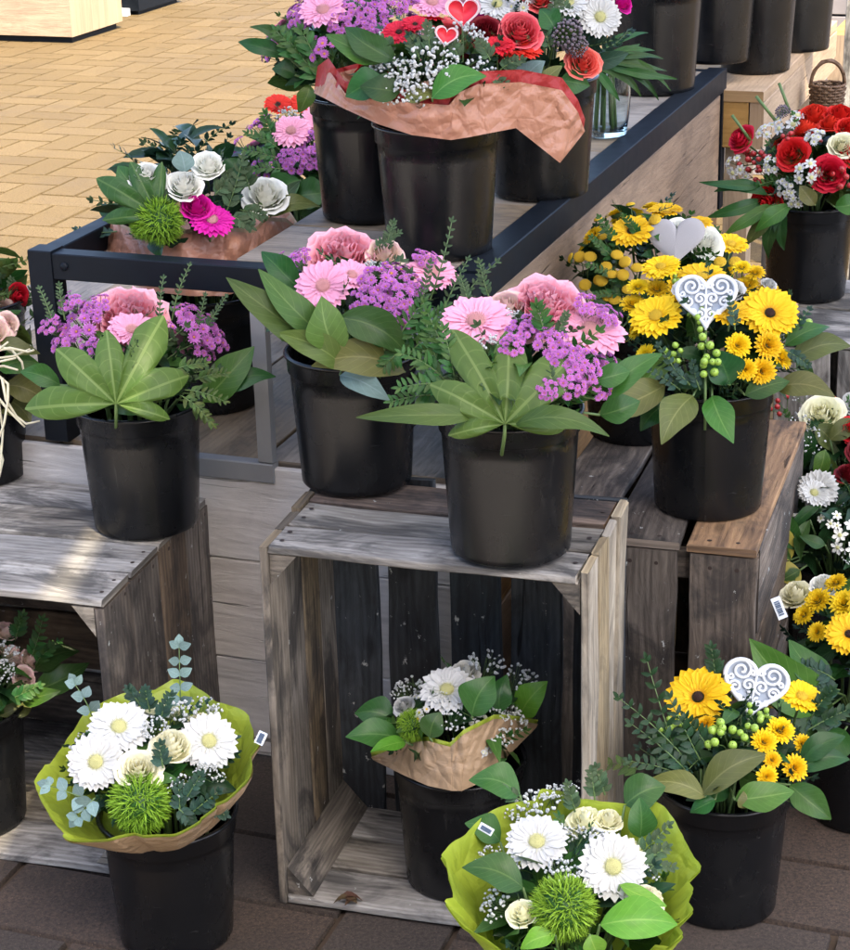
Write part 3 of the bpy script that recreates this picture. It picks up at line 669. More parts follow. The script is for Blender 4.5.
def button_mesh(seed):
    mb=MB(); rs=random.Random(seed); dome(mb,1,.5,0,14,5); dome(mb,1,-.4,1,14,4)
    for i in range(60):
        q=i*2.39996; r=.92*math.sqrt(i/60); ball(mb,(r*cos(q),r*sin(q),.5*math.sqrt(1-r*r)),.1,0,5,3)
    tube(mb,[(0,0,-.3),(.2,.1,-3),(.0,.2,-6)],.09,5,1); return mb.mesh('yellow_button_flower',[C['yellow'],M['stem']])
def berry_mesh(bm,seed,n=8,r=.2):
    rs=random.Random(seed); mb=MB(); pts=[]
    for i in range(n):
        for _ in range(30):
            p=V((rs.uniform(-.8,.8),rs.uniform(-.8,.8),rs.uniform(-.1,.5)))
            if all((p-q).length>r*1.9 for q in pts) and p.length<1: break
        pts.append(p); ball(mb,p,r*rs.uniform(.85,1.1),0,12,8,1.15); ball(mb,p+V((0,0,r*1.15)),r*.14,2,5,3)
        for k in range(4):
            a=k*pi/2; gpetal_off(mb,p+V((0,0,-r)),a,r*1.2,r*.35)
        tube(mb,[p-V((0,0,r)),p*.4+V((0,0,-.7)),V((0,0,-1.6))],.035,4,1,cap=False)
    return mb.mesh('berry_cluster',[bm,M['stem'],M['nail']])
def gpetal_off(mb,c,a,L,w):
    d=V((cos(a),sin(a),.15)); s=V((-sin(a),cos(a),0))
    mb.add([c,c+d*L*.5+s*w,c+d*L,c+d*L*.5-s*w],[(0,1,2,3)],None,1)
def dark_umbel(seed):
    rs=random.Random(seed); mb=MB()
    for i in range(90):
        z=1-1.3*(i+.5)/90; q=i*2.39996; s=math.sqrt(max(0,1-z*z)); d=V((s*cos(q),s*sin(q),z)); ball(mb,d*rs.uniform(.72,1),.105*rs.uniform(.7,1.2),0,6,4); tube(mb,[d*.8,V((0,0,-.2))],.02,3,1,cap=False)
    return mb.mesh('dark_berry_umbel',[M['berry_d'],M['stem']])
_cache={}
def getm(key,fn):
    if key not in _cache: _cache[key]=fn()
    return _cache[key]
def leaf_fn(P0,P1,nrm,width,arch=.12,fold=.25,wave=0,ph=0,pw=1.0):
    ax=P1-P0; L=ax.length; y=ax.normalized(); n=(nrm-y*nrm.dot(y)).normalized(); x=y.cross(n); bn=sin(ph*7.3)*.10*L; tw=sin(ph*3.1)*.5
    def fn(u,v):
        s=(v-.5)*2; w=width*.5*(sin(pi*min(1,u**.85))**.9*(1-.15*u)*(1+.07*sin(u*9+ph*2+s*2)) if u<1 else 0)+.0006
        return P0+y*(L*u)+x*(bn*4*u*(1-u))+n*(arch*L*4*u*(1-u)-arch*L*.9*u**3)+x*(s*w)+n*(s*w*tw*u)+n*(abs(s)*w*fold+wave*L*sin(u*11+ph+s)*abs(s))
    return fn
def add_leaf(mb,P0,P1,nrm,width,arch=.12,fold=.25,mat=0,nu=5,nv=2,wave=0,ph=0): mb.grid(leaf_fn(P0,P1,nrm,width,arch,fold,wave,ph),nu,nv,mat)
def sprig(mb,P0,P1,nrm,rs,nl=7,ll=.022,lw=.009,mat=0,smat=1,bend=.15,ang=.9,taper=.5,rnd_=False):
    ax=P1-P0; L=ax.length; y=ax.normalized(); n=(nrm-y*nrm.dot(y)).normalized(); x=y.cross(n); b=rs.uniform(-bend,bend)
    def c(t): return P0+ax*t+x*(b*L*t*t)+n*(.12*L*4*t*(1-t))
    tube(mb,[c(i/5) for i in range(6)],.0011,4,smat,.0005,cap=False)
    for i in range(nl):
        t=.15+.83*i/(nl-1) if nl>1 else 1; p=c(t); k=1-taper*t
        for s in (-1,1):
            aa=ang*rs.uniform(.75,1.2); d=(y*cos(aa)+x*(s*sin(aa))+n*rs.uniform(-.1,.35)).normalized()
            add_leaf(mb,p,p+d*ll*k*rs.uniform(.8,1.15),(n+x*(s*.3*rs.uniform(-1,1))).normalized(),lw*k*rs.uniform(.85,1.15),.06,.2,mat,3 if not rnd_ else 4,2)
    add_leaf(mb,c(1),c(1)+y*ll*(1-taper),n,lw*(1-taper),.06,.2,mat,3,2)
def fatsia_mesh(lobes,arch=.10,mat='leaf_fatsia'):
    """palmate leaf, petiole end at the origin, +Y up, face +Z; lobes: (angle in degrees clockwise from +Y, length)"""
    rs=random.Random(len(lobes)); mb=MB(); K=18; vs=[];uv=[];fs=[]; NR=9; cols=[]; n=len(lobes)
    for i,(c,L) in enumerate(lobes):
        hl=(c-lobes[i-1][0])/2 if i else (lobes[1][0]-c)/2; hr=(lobes[i+1][0]-c)/2 if i<n-1 else hl
        for k in range(K+1):
            x=-1+2*k/K; ax=abs(x); h=hl if x<0 else hr; nb=(lobes[i-1][1] if x<0 and i else lobes[min(n-1,i+1)][1]) if not((i==0 and x<0) or (i==n-1 and x>0)) else L
            si=.68*min(L,nb)/L
            if ax<.84: q=.74+.31*(1-(ax/.86)**1.25)
            else: f=(ax-.84)/.16; q=.749+(min(si,.74)-.749)*(1-max(0,1-f)**1.6)
            if (i==0 and x<0) or (i==n-1 and x>0): q=max(.10,1-.05*ax-.88*ax**2.0)
            cols.append((R(c+x*h*.985),L*q,x,rs.uniform(-.002,.002),i))
    for (ph,rr,x,jz,i) in cols:
        for j in range(NR+1):
            t=j/NR; r=rr*t
            z=arch*sin(pi*min(1,t*.8))-.20*r*r*(1+.35*cos(i*2.4))+abs(x)**2*.018*min(1,r*2.5)+jz*t*2+.012*sin(9*r+i*2)*t
            vs.append(V((sin(ph)*r,cos(ph)*r,z))); uv.append((t,.5+x*.5*max(t,.02)))
    m=len(cols)
    for i in range(m-1):
        for j in range(NR): a=i*(NR+1)+j; fs.append((a,a+1,a+NR+2,a+NR+1))
    mb.add(vs,fs,uv,0); tube(mb,[(0,0,0),(0,-.10,-.06),(0,-.25,-.4)],.022,6,1); return mb.mesh('palmate_leaf',[M[mat],M['stem']])

# ------------------------------------------------------------------ bouquets
class Bouquet:
    def __init__(s,key,label,Rr,Hh,lift=.02,off=(0,0),group=None,name='flower_bouquet'):
        s.base=POTS[key].copy() if isinstance(key,str) else V(key); s.root=empty(name,s.base-Z*.0,label,'flower bouquet',group)
        s.c=s.base+Z*lift+V((off[0],off[1],0)); s.R=Rr; s.H=Hh; s.rs=random.Random(hash(label)%1000 if False else sum(map(ord,label)))
        s.cnt=0; s.pl=[]
    def hit(s,px,py,k=1.0):
        d=ray(px,py); a=V((s.R*k,s.R*k,s.H*k)); o=CO-s.c; o2=V((o.x/a.x,o.y/a.y,o.z/a.z)); d2=V((d.x/a.x,d.y/a.y,d.z/a.z))
        A=d2.dot(d2);B=o2.dot(d2);Cc=o2.dot(o2)-1; D=B*B-A*Cc
        t=(-B-math.sqrt(D))/A if D>0 else -B/A
        p=CO+d*t; n=V(((p-s.c).x/a.x**2,(p-s.c).y/a.y**2,(p-s.c).z/a.z**2)).normalized(); return p,n
    def face(s,p,n,f):
        tc=(CO-p).normalized()
        if f is None: return (n*.6+tc*.5+Z*.1).normalized()
        return (tc+CX*f[0]+CY*f[1]).normalized()
    def place(s,name,me,p,face,rad,spin=None,child=None,cname=None,sc=(1,1,1)):
        q=face.to_track_quat('Z','Y').to_matrix().to_4x4()@Matrix.Rotation(s.rs.uniform(0,6.28) if spin is None else spin,4,'Z')
        s.pl.append((p.copy(),rad)); o=put(name,me,s.root,Matrix.Translation(p-s.base)@q@Matrix.Diagonal((rad*sc[0],rad*sc[1],rad*sc[2],1)))
        if child: put(cname,child,o)
        return o
    def _pre(s,px,py,d,f,k=1.0):
        p,n=s.hit(px,py,k); r=d*.5*depth(p)/F; return p,s.face(p,n,f),r
    def ger(s,px,py,d,col,cen,f=None,k=1.03):
        p,fc,r=s._pre(px,py,d,f,k); s.cnt+=1
        a,b=getm(('ger',col,cen,s.cnt%3),lambda:gerbera_meshes(P[col],C[cen],s.cnt%3*11+len(col),np_=24+s.cnt%3*2,shut=.06*(s.cnt%3)))
        o=s.place('gerbera',a,p,fc,r,None,b,'flower_centre')
        if cen=='dark': o.children[0].scale=(.62,.62,.8)
    def rose(s,px,py,d,col,f=None,k=1.02,kind='rose',tall=1.0):
        p,fc,r=s._pre(px,py,d,f,k); s.cnt+=1
        if kind=='ruffle': me=getm(('ruf',col,s.cnt%2),lambda:rose_mesh(P[col],s.cnt%2+31,38,1.0,.085,.8)); nm='ruffled_rose'
        else: me=getm(('rose',col,s.cnt%3,tall),lambda:rose_mesh(P[col],s.cnt%3+5,24,.98,.035,tall)); nm='rose'
        s.place(nm,me,p-fc*r*.35,fc,r*1.02)
    def mum(s,px,py,d,col,cen='yellow',f=None,n=9,fr=.30,np_=13,layers=2,k=1.0,disc=.28,name='chrysanthemum_spray'):
        p,fc,r=s._pre(px,py,d,f,k); s.cnt+=1; me=getm(('mum',col,cen,n,fr,np_,s.cnt%3),lambda:spray_mesh(P[col],C[cen],s.cnt%3+n,n,fr,.78,np_,layers,disc))
        s.place(name,me,p-fc*r*.3,fc,r)
    def gyp(s,px,py,d,n=30,f=None,k=1.04):
        p,fc,r=s._pre(px,py,d,f,k); s.cnt+=1; me=getm(('gyp',n,s.cnt%3),lambda:gyp_mesh(s.cnt%3+n,n)); s.place('gypsophila',me,p-fc*r*.3,fc,r)
    def trick(s,px,py,d,f=None,k=1.0):
        p,fc,r=s._pre(px,py,d,f,k); me=getm(('trick',),lambda:trick_mesh(3)); s.place('green_dianthus',me,p-fc*r*.3,fc,r*1.03)
    def pom(s,px,py,d,col='yellow',f=None,k=1.03):
        p,fc,r=s._pre(px,py,d,f,k); s.cnt+=1; me=getm(('pom',col,s.cnt%2),lambda:pompon_mesh(P[col],s.cnt%2)); s.place('button_chrysanthemum',me,p-fc*r*.3,fc,r)
    def button(s,px,py,d,f=None,k=1.05):
        p,fc,r=s._pre(px,py,d,f,k); me=getm(('btn',),lambda:button_mesh(1)); s.place('yellow_button_flower',me,p,fc,r)
    def berries(s,px,py,d,mat='berry_g',n=8,r=.2,f=None,k=1.03):
        p,fc,rr=s._pre(px,py,d,f,k); s.cnt+=1; me=getm(('ber',mat,n,r,s.cnt%2),lambda:berry_mesh(M[mat],s.cnt%2+n,n,r)); s.place('berry_cluster',me,p-fc*rr*.2,fc,rr)
    def umbel(s,px,py,d,k=1.02):
        p,fc,r=s._pre(px,py,d,None,k); s.place('dark_berry_umbel',getm(('umb',),lambda:dark_umbel(2)),p-fc*r*.4,fc,r)
    def leaf(s,b,t,w,mat='leaf_big',dc=0.0,k=.97,nrm=None,arch=.1,fold=.22,wave=.012,name='broad_leaf',bd=0):
        """single broad leaf from pixel b to pixel t; w = width in px; dc = how much nearer the tip is"""
        p0,n0=s.hit(b[0],b[1],k); p0=p0+fw*bd; c=depth(p0)-dc; p1=dep(t[0],t[1],c); tc=(CO-p0).normalized()
        nn=nrm if nrm else (tc*.75+Z*.45+n0*.2).normalized()
        mb=MB(); L=s.base; wd=w*depth(p0)/F
        add_leaf(mb,p0-L,p1-L,nn,wd,arch,fold,0,12,6,wave,s.rs.uniform(0,6)); d=(p1-p0).normalized()
        q=p0-L; hv=V((q.x,q.y,0)); tube(mb,[q,V((q.x*.6,q.y*.6,min(q.z,.02)+.004)),V((q.x*.3,q.y*.3,-.03))],.0015,5,1)
        return mb.build(name,[M[mat],M['stem']],s.root)
    def fatsia(s,b,size,lobes,k=1.04,lean=(0,.12),mat='leaf_fatsia',roll=0):
        """size in px of a lobe of length 1; lean: how the face turns (right, up) from the viewer"""
        p0,n0=s.hit(b[0],b[1],k); z=((CO-p0).normalized()+CX*lean[0]+CY*lean[1]).normalized(); y=(CY-z*CY.dot(z)).normalized(); x=y.cross(z); r=size*depth(p0)/F
        m=Matrix((x,y,z)).transposed().to_4x4()@Matrix.Rotation(roll,4,'Z')
        return put('palmate_leaf',fatsia_mesh(lobes,.12,mat),s.root,Matrix.Translation(p0-s.base)@m@Matrix.Diagonal((r,r*1.12,r,1)))
    def sprigs(s,items,mat='leaf_mid',ll=.02,lw=.009,nl=8,name='leafy_sprig',k=.95,dc=0.0,ang=.9,bend=.15,taper=.5,rnd_=False):
        for (b,t) in items:
            mb=MB(); p0,n0=s.hit(b[0],b[1],k); p1=dep(t[0],t[1],depth(p0)-dc); tc=(CO-p0).normalized()
            sprig(mb,p0-s.base,p1-s.base,(tc*.8+Z*.35+V((s.rs.uniform(-.3,.3),0,0))).normalized(),s.rs,nl,ll,lw,0,1,bend,ang,taper,rnd_)
            mb.build(name,[M[mat],M['stem']],s.root)
    def fill(s,n=70,mats=('leaf_dark','leaf_mid'),size=(.045,.075),spr=26,sprm=('leaf_dark','leaf_blue'),kr=(.5,.88),low=-.25,ratio=.45,ll=.017,lw=.008):
        """the leaves that pack the bouquet: one foliage part of single leaves, one of feathery sprigs"""
        rs=s.rs
        def spot(kk,lo):
            z=rs.uniform(lo,1); a=rs.uniform(0,2*pi); q=math.sqrt(max(0,1-z*z)); d=V((q*cos(a),q*sin(a),z)); p=s.c-s.base+V((d.x*s.R,d.y*s.R,d.z*s.H))*kk
            nn=V((d.x/s.R,d.y/s.R,d.z/s.H)).normalized(); return p,nn,V((cos(a),sin(a),0))
        mb=MB()
        for i in range(n):
            p,nn,o=spot(rs.uniform(*kr),low); d=(o*rs.uniform(.3,1.1)+nn*rs.uniform(0,.7)+V((rs.uniform(-.6,.6),rs.uniform(-.6,.6),rs.uniform(-.25,.6)))).normalized(); L=rs.uniform(*size)
            p0=p-d*L*.5; q=p0.copy(); q.z=max(q.z,-.02)
            add_leaf(mb,q,p+d*L*.5,(nn+V((rs.uniform(-.4,.4),rs.uniform(-.4,.4),.3))).normalized(),L*ratio*rs.uniform(.8,1.15),rs.uniform(.02,.16),.25,i%len(mats),6,4,.012,rs.uniform(0,6))
        if n: mb.build('foliage',[M[m] for m in mats],s.root)
        mb=MB()
        for i in range(spr):
            p,nn,o=spot(rs.uniform(kr[0]+.1,kr[1]+.08),low*.5); d=(nn*.8+o*.5+V((rs.uniform(-.5,.5),rs.uniform(-.5,.5),rs.uniform(0,.5)))).normalized(); L=rs.uniform(.05,.085)
            sprig(mb,p-d*L*.7,p+d*L*.35,(nn+V((rs.uniform(-.6,.6),rs.uniform(-.6,.6),0))).normalized(),rs,rs.randint(6,8),ll*rs.uniform(.8,1.2),lw,i%len(sprm),len(sprm))
        if spr: mb.build('sprig_foliage',[M[m] for m in sprm]+[M['stem']],s.root)
        mb=MB()
        for i in range(16):
            a=rs.uniform(0,6.28); r=rs.uniform(0,.045); tube(mb,[(r*cos(a),r*sin(a),-.12),(r*1.2*cos(a),r*1.2*sin(a),0),(r*1.7*cos(a)+s.c.x-s.base.x,r*1.7*sin(a)+s.c.y-s.base.y,s.H*.5)],.0022,5)
        mb.build('stems',M['stem'],s.root)
    def wrap(s,r0,r1,h,mats,tilt=(0,0),seed=1,corners=6,depth=.16,name='wrapping_paper',z0=-.012,pleat=30,off=(0,0),fold=.009,over=1.03,edge=.007,power=1.2):
        """a bowl of folded paper round the flowers: mats[0] outside, mats[1] lining"""
        rs=random.Random(seed); ph=[rs.uniform(0,6.28) for _ in range(6)]; kn=sorted([rs.random() for _ in range(pleat)]); kv=[rs.uniform(-1,1) for _ in kn]
        def zig(v):
            for i in range(len(kn)):
                a=kn[i-1]-(1 if i==0 else 0); b=kn[i]
                if v<b or (i==0 and v<kn[0]): return kv[i-1]+(kv[i]-kv[i-1])*((v-a)/(b-a))
            a=kn[-1]; b=kn[0]+1; return kv[-1]+(kv[0]-kv[-1])*((v-a)/(b-a))
        def shape(u,v,g):
            a=2*pi*v; t=u; c=((a*corners/(2*pi)+ph[5])%1)-.5
            pol=1-depth*(1-(2*abs(c))**1.3)*.9
            zz=zig(v); r=r0+(r1*pol-r0)*t**.85+fold*zz*t**.8
            z=z0+h*t**power+edge*(sin(2*a+ph[3])*.6+sin(5*a+ph[4])*.4)*t*t+fold*.5*zz*t
            p=V((cos(a)*r*14+seed,sin(a)*r*14,z*14)); vd=noise.voronoi(p*1.1)[0]; vd2=noise.voronoi(p*2.6+V((9,2,4)))[0]; r+=noise.noise(p)*.006*t+((vd[1]-vd[0])-.3)*.0045*t+((vd2[1]-vd2[0])-.3)*.002*t; z+=((vd[1]-vd[0])-.3)*.003*t
            return V(((r+g)*cos(a)+off[0],(r+g)*sin(a)+off[1],z+(.0012 if g else 0)))
        tm=Matrix.Rotation(tilt[0],3,'X')@Matrix.Rotation(tilt[1],3,'Y')
        for i,mt in enumerate(mats):
            mb=MB(); mb.grid(lambda u,v:tm@shape(u*(1 if i==0 else over),v,-.0018*i),26,260,0); mb.build(name if i==0 else 'wrap_lining',M[mt],s.root,smooth=False)
    def drape(s,st,mats,seed=1,crum=.006,name='wrapping_paper',line=.006,rise=.006,rb=.105):
        """crumpled sheet round the front of the bouquet; st: (angle from the front, radius, top pixel, bottom pixel)"""
        c0=depth(s.base); n=len(st); rows=18
        def P(u,v,g):
            f=v*(n-1); i=min(int(f),n-2); f-=i; f2=f*f*(3-2*f)*.35+f*.65
            a,b=st[i],st[i+1]; L=lambda p,q:p+(q-p)*f2
            ang=R(L(a[0],b[0])); rt_=L(a[1],b[1]); bot=dep(L(a[3][0],b[3][0]),L(a[3][1],b[3][1]),c0-rb*cos(ang)); top=dep(L(a[2][0],b[2][0]),L(a[2][1],b[2][1]),c0-rt_*cos(ang))
            p=bot.lerp(top,u); q=p*22+V((seed*3,0,0)); k=crum*(.25+.75*u); va=noise.voronoi(q*.9)[0]; vb_=noise.voronoi(q*2.2)[0]; vc=noise.voronoi(V((v*11+seed,u*1.5,3)))[0]; d=(noise.noise(q)*.7+((va[1]-va[0])-.3)*1.5+((vb_[1]-vb_[0])-.3)*.5+((vc[1]-vc[0])-.3)*1.6)*k
            o=(CO-p).normalized(); return p+o*(d-g)+(Z*rise*u if g else V((0,0,0)))-s.base
        for i,mt in enumerate(mats):
            mb=MB(); mb.grid(lambda u,v:P(u,v,line*i),26,190,0); mb.build(name if i==0 else 'wrap_lining',M[mt],s.root,smooth=False)
    def scatter(s,kinds,n,low=.3,gap=.75,fz=None):
        """more of the bouquet's own flowers in the gaps of the dome, all round; kinds: (method, size in m, args)"""
        r2=random.Random(len(s.pl)+n)
        for i in range(n):
            kd=kinds[i%len(kinds)]
            for _ in range(60):
                z=r2.uniform(low,1); a=r2.uniform(0,2*pi); q=math.sqrt(1-z*z); p=s.c+V((q*cos(a)*s.R,q*sin(a)*s.R,z*s.H))*.97
                if fz and sin(a)<.05 and z<fz: continue
                if all((p-o).length>(kd[1]*.5+rr)*gap for o,rr in s.pl): break
            else: continue
            d=p-CO; c=d.dot(fw); px=425+F*d.dot(CX)/c; py=475-F*d.dot(CY)/c; nn=V(((p-s.c).x/s.R**2,(p-s.c).y/s.R**2,(p-s.c).z/s.H**2)).normalized()
            old=s.hit; s.hit=lambda x,y,k=1.0,p=p,nn=nn:(p,nn)
            fo=s.face; s.face=lambda P_,N_,f_,nn=nn: (nn+V((r2.uniform(-.25,.25),r2.uniform(-.25,.25),.25))).normalized()
            getattr(s,kd[0])(px,py,kd[1]*F/c,*kd[2]); s.hit=old; s.face=fo
    def heart(s,px,py,d,style,f=None,k=1.08,roll=0):
        p,fc,r=s._pre(px,py,d,f,k)
        z=fc; y=(CY-z*CY.dot(z)).normalized(); x=y.cross(z); m=Matrix((x,y,z)).transposed().to_4x4()@Matrix.Rotation(roll,4,'Z')
        o=put('heart_pick',getm(('heart',style),lambda:heart_mesh(style)),s.root,Matrix.Translation(p-s.base)@m@Matrix.Diagonal((r,r,r,1))); return o
def hpt(t,k=1.0):
    x=16*sin(t)**3; y=13*cos(t)-5*cos(2*t)-2*cos(3*t)-cos(4*t); return V((x/16*k,(y+2.5)/16*k,0))
def heart_mesh(style):
    mb=MB(); n=56
    def slab(k,z0,z1,mat):
        o=[hpt(2*pi*i/n,k) for i in range(n)]; vs=[V((p.x,p.y,z1)) for p in o]+[V((p.x,p.y,z0)) for p in o]+[V((0,0,z1)),V((0,0,z0))]
        fs=[(i,(i+1)%n,2*n)[::-1] for i in range(n)]+[(n+i,n+(i+1)%n,2*n+1) for i in range(n)]+[(i,n+i,n+(i+1)%n,(i+1)%n) for i in range(n)]; mb.add(vs,fs,None,mat)
    if style=='filigree':
        slab(.93,-.10,-.02,1)
        tube(mb,[hpt(2*pi*i/n,.95)+V((0,0,.02)) for i in range(n+1)],.075,8,0,cap=False)
        def spiral(c,r,turns,a0,sgn):
            pts=[]
            for i in range(26):
                t=i/25; a=a0+sgn*turns*2*pi*t; pts.append(V((c[0]+r*(1-t*.82)*cos(a),c[1]+r*(1-t*.82)*sin(a),.03)))
            tube(mb,pts,.048,6,0)
        for sx in (-1,1):
            spiral((sx*.48,.52),.33,1.6,pi/2+.6,sx); spiral((sx*.20,.10),.22,1.5,-pi/2,-sx); spiral((sx*.58,-.02),.19,1.4,0 if sx>0 else pi,sx); spiral((sx*.17,-.42),.19,1.4,pi/2,sx); spiral((sx*.13,.52),.10,1.2,0,sx); spiral((sx*.76,.28),.10,1.1,pi,-sx); spiral((sx*.40,-.34),.10,1.2,pi,sx)
        tube(mb,[(0,.62,.03),(0,.2,.03),(0,-.2,.03),(0,-.95,.03)],.04,6,0)
        mats=[M['heart_white'],M['heart_back'],M['stem']]
    elif style=='felt':
        for sg in (1,-1):
            mb.grid(lambda u,v: hpt(2*pi*v*sg,1.0)*u+V((0,0,sg*.12*math.sqrt(max(0,1-u*u)))),8,n,0)
        mats=[M['felt'],M['felt'],M['stem']]
    else:
        slab(1.0,-.02,.03,1); slab(.80,.0,.05,0)
        tube(mb,[hpt(2*pi*i/n,.88)+V((0,0,.04)) for i in range(n+1)],.022,6,3,cap=False)
        mats=[M['heart_red'],M['heart_pale'],M['stem'],M['heart_white']]
    tube(mb,[(0,-.8,-.06),(0,-2,-.12),(0,-4.2,-.2)],.05,6,2)
    return mb.mesh('heart_pick',mats)
#BOUQUETS
# ---- A  front left
b=Bouquet('A','white gerberas and cream roses in lime green wrap, front left','' or .105,.085,.045,(-.012,0))
b.fill(50,('leaf_dark','leaf_mid'),(.04,.06),26,('leaf_blue','leaf_dark'))
b.wrap(.055,.140,.088,('kraft','lime'),(R(12),R(-8)),3,7,.08,off=(-.002,0))
b.ger(119,727,66,'white','cream',(-.05,.75)); b.ger(96,762,62,'white','cream',(-.25,.15)); b.ger(209,741,62,'white','cream',(.1,.25))
b.rose(139,766,46,'cream',(0,.6)); b.rose(171,742,44,'cream',(-.1,1.1),tall=1.3); b.trick(139,803,66)
for x,y,d in ((84,745,34),(80,765,22),(177,714,42),(207,707,34),(156,727,30),(201,771,22),(98,742,28)): b.gyp(x,y,d)
b.scatter([('gyp',.035,()),('rose',.035,('cream',)),('gyp',.03,())],14,.35,.7)
b.sprigs([((181,712),(180,646))],'leaf_euca',.017,.014,5,'eucalyptus_sprig',ang=1.25,taper=.15,bend=.03,rnd_=True)
b.sprigs([((88,800),(48,790)),((95,798),(78,818)),((92,716),(76,684))],'leaf_euca',.019,.015,3,'eucalyptus_sprig',k=1.05,ang=1.1,taper=.2,rnd_=True)
b.sprigs([((185,800),(200,775)),((180,812),(175,785)),((190,815),(218,792)),((200,805),(225,815)),((178,808),(190,822)),((150,712),(148,690)),((140,705),(128,690)),((163,768),(160,745)),((160,720),(168,695))],'leaf_blue',.016,.008,6,k=1.0)
def clip(b,px,py,c,rot=0,L=.02,w=.011):
    mb=MB(); p=dep(px,py,c)-b.base; x=CX*cos(rot)+CY*sin(rot); y=-CX*sin(rot)+CY*cos(rot); n=(-fw)
    box(mb,p-x*w/2-y*L/2,x*w,y*L,n*.0016,0); [box(mb,p-x*w*.3-y*L*(.32-.085*q)+n*.0018,x*w*.55,y*L*(.03+.02*(q%3==1)),n*.0006,1) for q in range(8)]; mb.build('price_tag',[M['tagw'],M['tagblue']],b.root,smooth=False)
clip(b,261,738,depth(b.base)-.06,R(-25),.016,.011)
# ---- B  front centre
b=Bouquet('B','white gerberas with green dianthus in a wide round lime wrap, lowest in front',.115,.085,.055,(.0,-.005))
b.fill(45,('leaf_mid','leaf_dark'),(.05,.07),22,('leaf_blue','leaf_mid'))
b.wrap(.055,.132,.112,('lime','lime'),(R(15),R(2)),5,9,.05,off=(-.008,.01),z0=-.002)
b.ger(537,842,67,'white','cream',(-.1,.7)); b.ger(613,867,72,'white','cream',(.12,.12)); b.trick(563,905,70)
b.rose(586,818,40,'cream',(-.1,1.2),tall=1.3); b.rose(610,817,28,'cream',(.3,1.2),tall=1.3)
for x,y,d in ((535,803,46),(553,793,30),(489,856,30),(515,812,30),(570,790,22)): b.gyp(x,y,d)
b.scatter([('gyp',.04,()),('rose',.035,('cream',)),('gyp',.03,())],10,.5)
b.leaf((523,888),(463,866),42,'leaf_bigdark',k=1.0); b.leaf((600,925),(678,922),44,'leaf_bright',k=1.0); b.leaf((640,838),(640,798),30,'leaf_mid'); b.leaf((625,805),(665,785),40,'leaf_bigdark',k=.95); b.leaf((500,842),(466,822),30,'leaf_mid',k=.97); b.leaf((520,795),(470,778),40,'leaf_mid',k=.92); b.leaf((555,935),(520,948),22,'leaf_bright'); b.leaf((620,885),(668,905),20,'leaf_bright',k=1.03);b.leaf((590,935),(600,958),24,'leaf_bright',k=1.02)
b.sprigs([((640,855),(672,830)),((645,862),(668,850)),((640,865),(672,868)),((595,800),(590,772)),((605,795),(598,768)),((575,812),(568,785)),((520,800),(495,790))],'leaf_silver',.015,.007,6)
clip(b,486,829,depth(b.base)-.05,R(60),.016,.008)
# ---- C  in crate
b=Bouquet('C','small white gerbera bouquet in brown paper inside the tall crate',.085,.075,.03,(0,-.01))
b.fill(40,('leaf_mid','leaf_dark'),(.05,.07),18,('leaf_mid','leaf_dark'))
b.drape([(-95,.09,(371,757),(373,760)),(-60,.11,(412,742),(405,776)),(-35,.115,(428,741),(428,786)),(-10,.115,(450,747),(452,791)),(5,.12,(464,734),(462,791)),(30,.115,(494,719),(482,782)),(50,.11,(508,719),(494,770)),(95,.10,(538,724),(536,728))],('kraft','lime'),8,.006)
b.ger(447,690,58,'white','cream',(-.1,.7)); b.rose(467,668,30,'mint',(.1,1.0)); b.rose(402,704,22,'white',(-.5,.7)); b.trick(411,724,34); b.mum(420,712,24,'white',n=4,fr=.45)
for x,y,d in ((487,660,38),(524,678,38),(451,725,30),(407,688,34),(400,690,24),(440,700,20)): b.gyp(x,y,d,22)
b.scatter([('gyp',.04,()),('mum',.03,('white','cream')),('gyp',.03,())],12,.35)
b.leaf((472,716),(494,676),40,'leaf_mid',k=1.05); b.leaf((520,715),(546,682),34,'leaf_bright',dc=.02); b.leaf((500,712),(507,675),26,'leaf_bigdark'); b.leaf((400,738),(347,735),34,'leaf_mid',dc=.02); b.leaf((395,722),(355,712),32,'leaf_bigdark'); b.leaf((430,738),(440,712),26,'leaf_bigdark',k=1.05); b.leaf((405,742),(372,750),20,'leaf_bright',dc=.03)
# ---- D  right front yellow
b=Bouquet('D','yellow gerberas with green berries and a white lace heart, on the paving at right',.105,.085,.02,(.01,0))
b.fill(60,('leaf_dark','leaf_mid'),(.045,.07),34,('leaf_blue','leaf_dark'))
b.ger(698,697,70,'yellow','dark',(-.15,.55)); b.ger(802,697,48,'yellow','yellow',(.4,1.2)); b.ger(690,683,30,'yellow','yellow',(-.2,1.6),k=.95); b.heart(754,690,66,'filigree',(.05,.25),roll=R(-12)); b.rose(733,676,22,'cream',k=.98)
for x,y,d in ((782,728,31),(765,740,28),(805,743,23),(797,767,29),(773,759,20),(768,776,23)): b.pom(x,y,d)
b.berries(709,738,34,n=4,r=.26); b.berries(729,738,44,n=6); b.berries(748,735,26,n=3,r=.3)
b.scatter([('pom',.03,('yellow',)),('berries',.04,())],5,.6)
b.leaf((702,795),(768,753),34,'leaf_bigolive',k=1.06); b.leaf((705,797),(644,783),26,'leaf_bigolive',k=1.05); b.leaf((735,800),(795,790),34,'leaf_big',k=1.06); b.leaf((790,785),(832,818),32,'leaf_big',dc=.02); b.leaf((750,808),(745,790),26,'leaf_bigolive',k=1.1); b.leaf((715,800),(690,812),20,'leaf_bigdark'); b.leaf((800,770),(850,758),26,'leaf_bigdark'); b.leaf((800,760),(845,735),26,'leaf_bigdark')
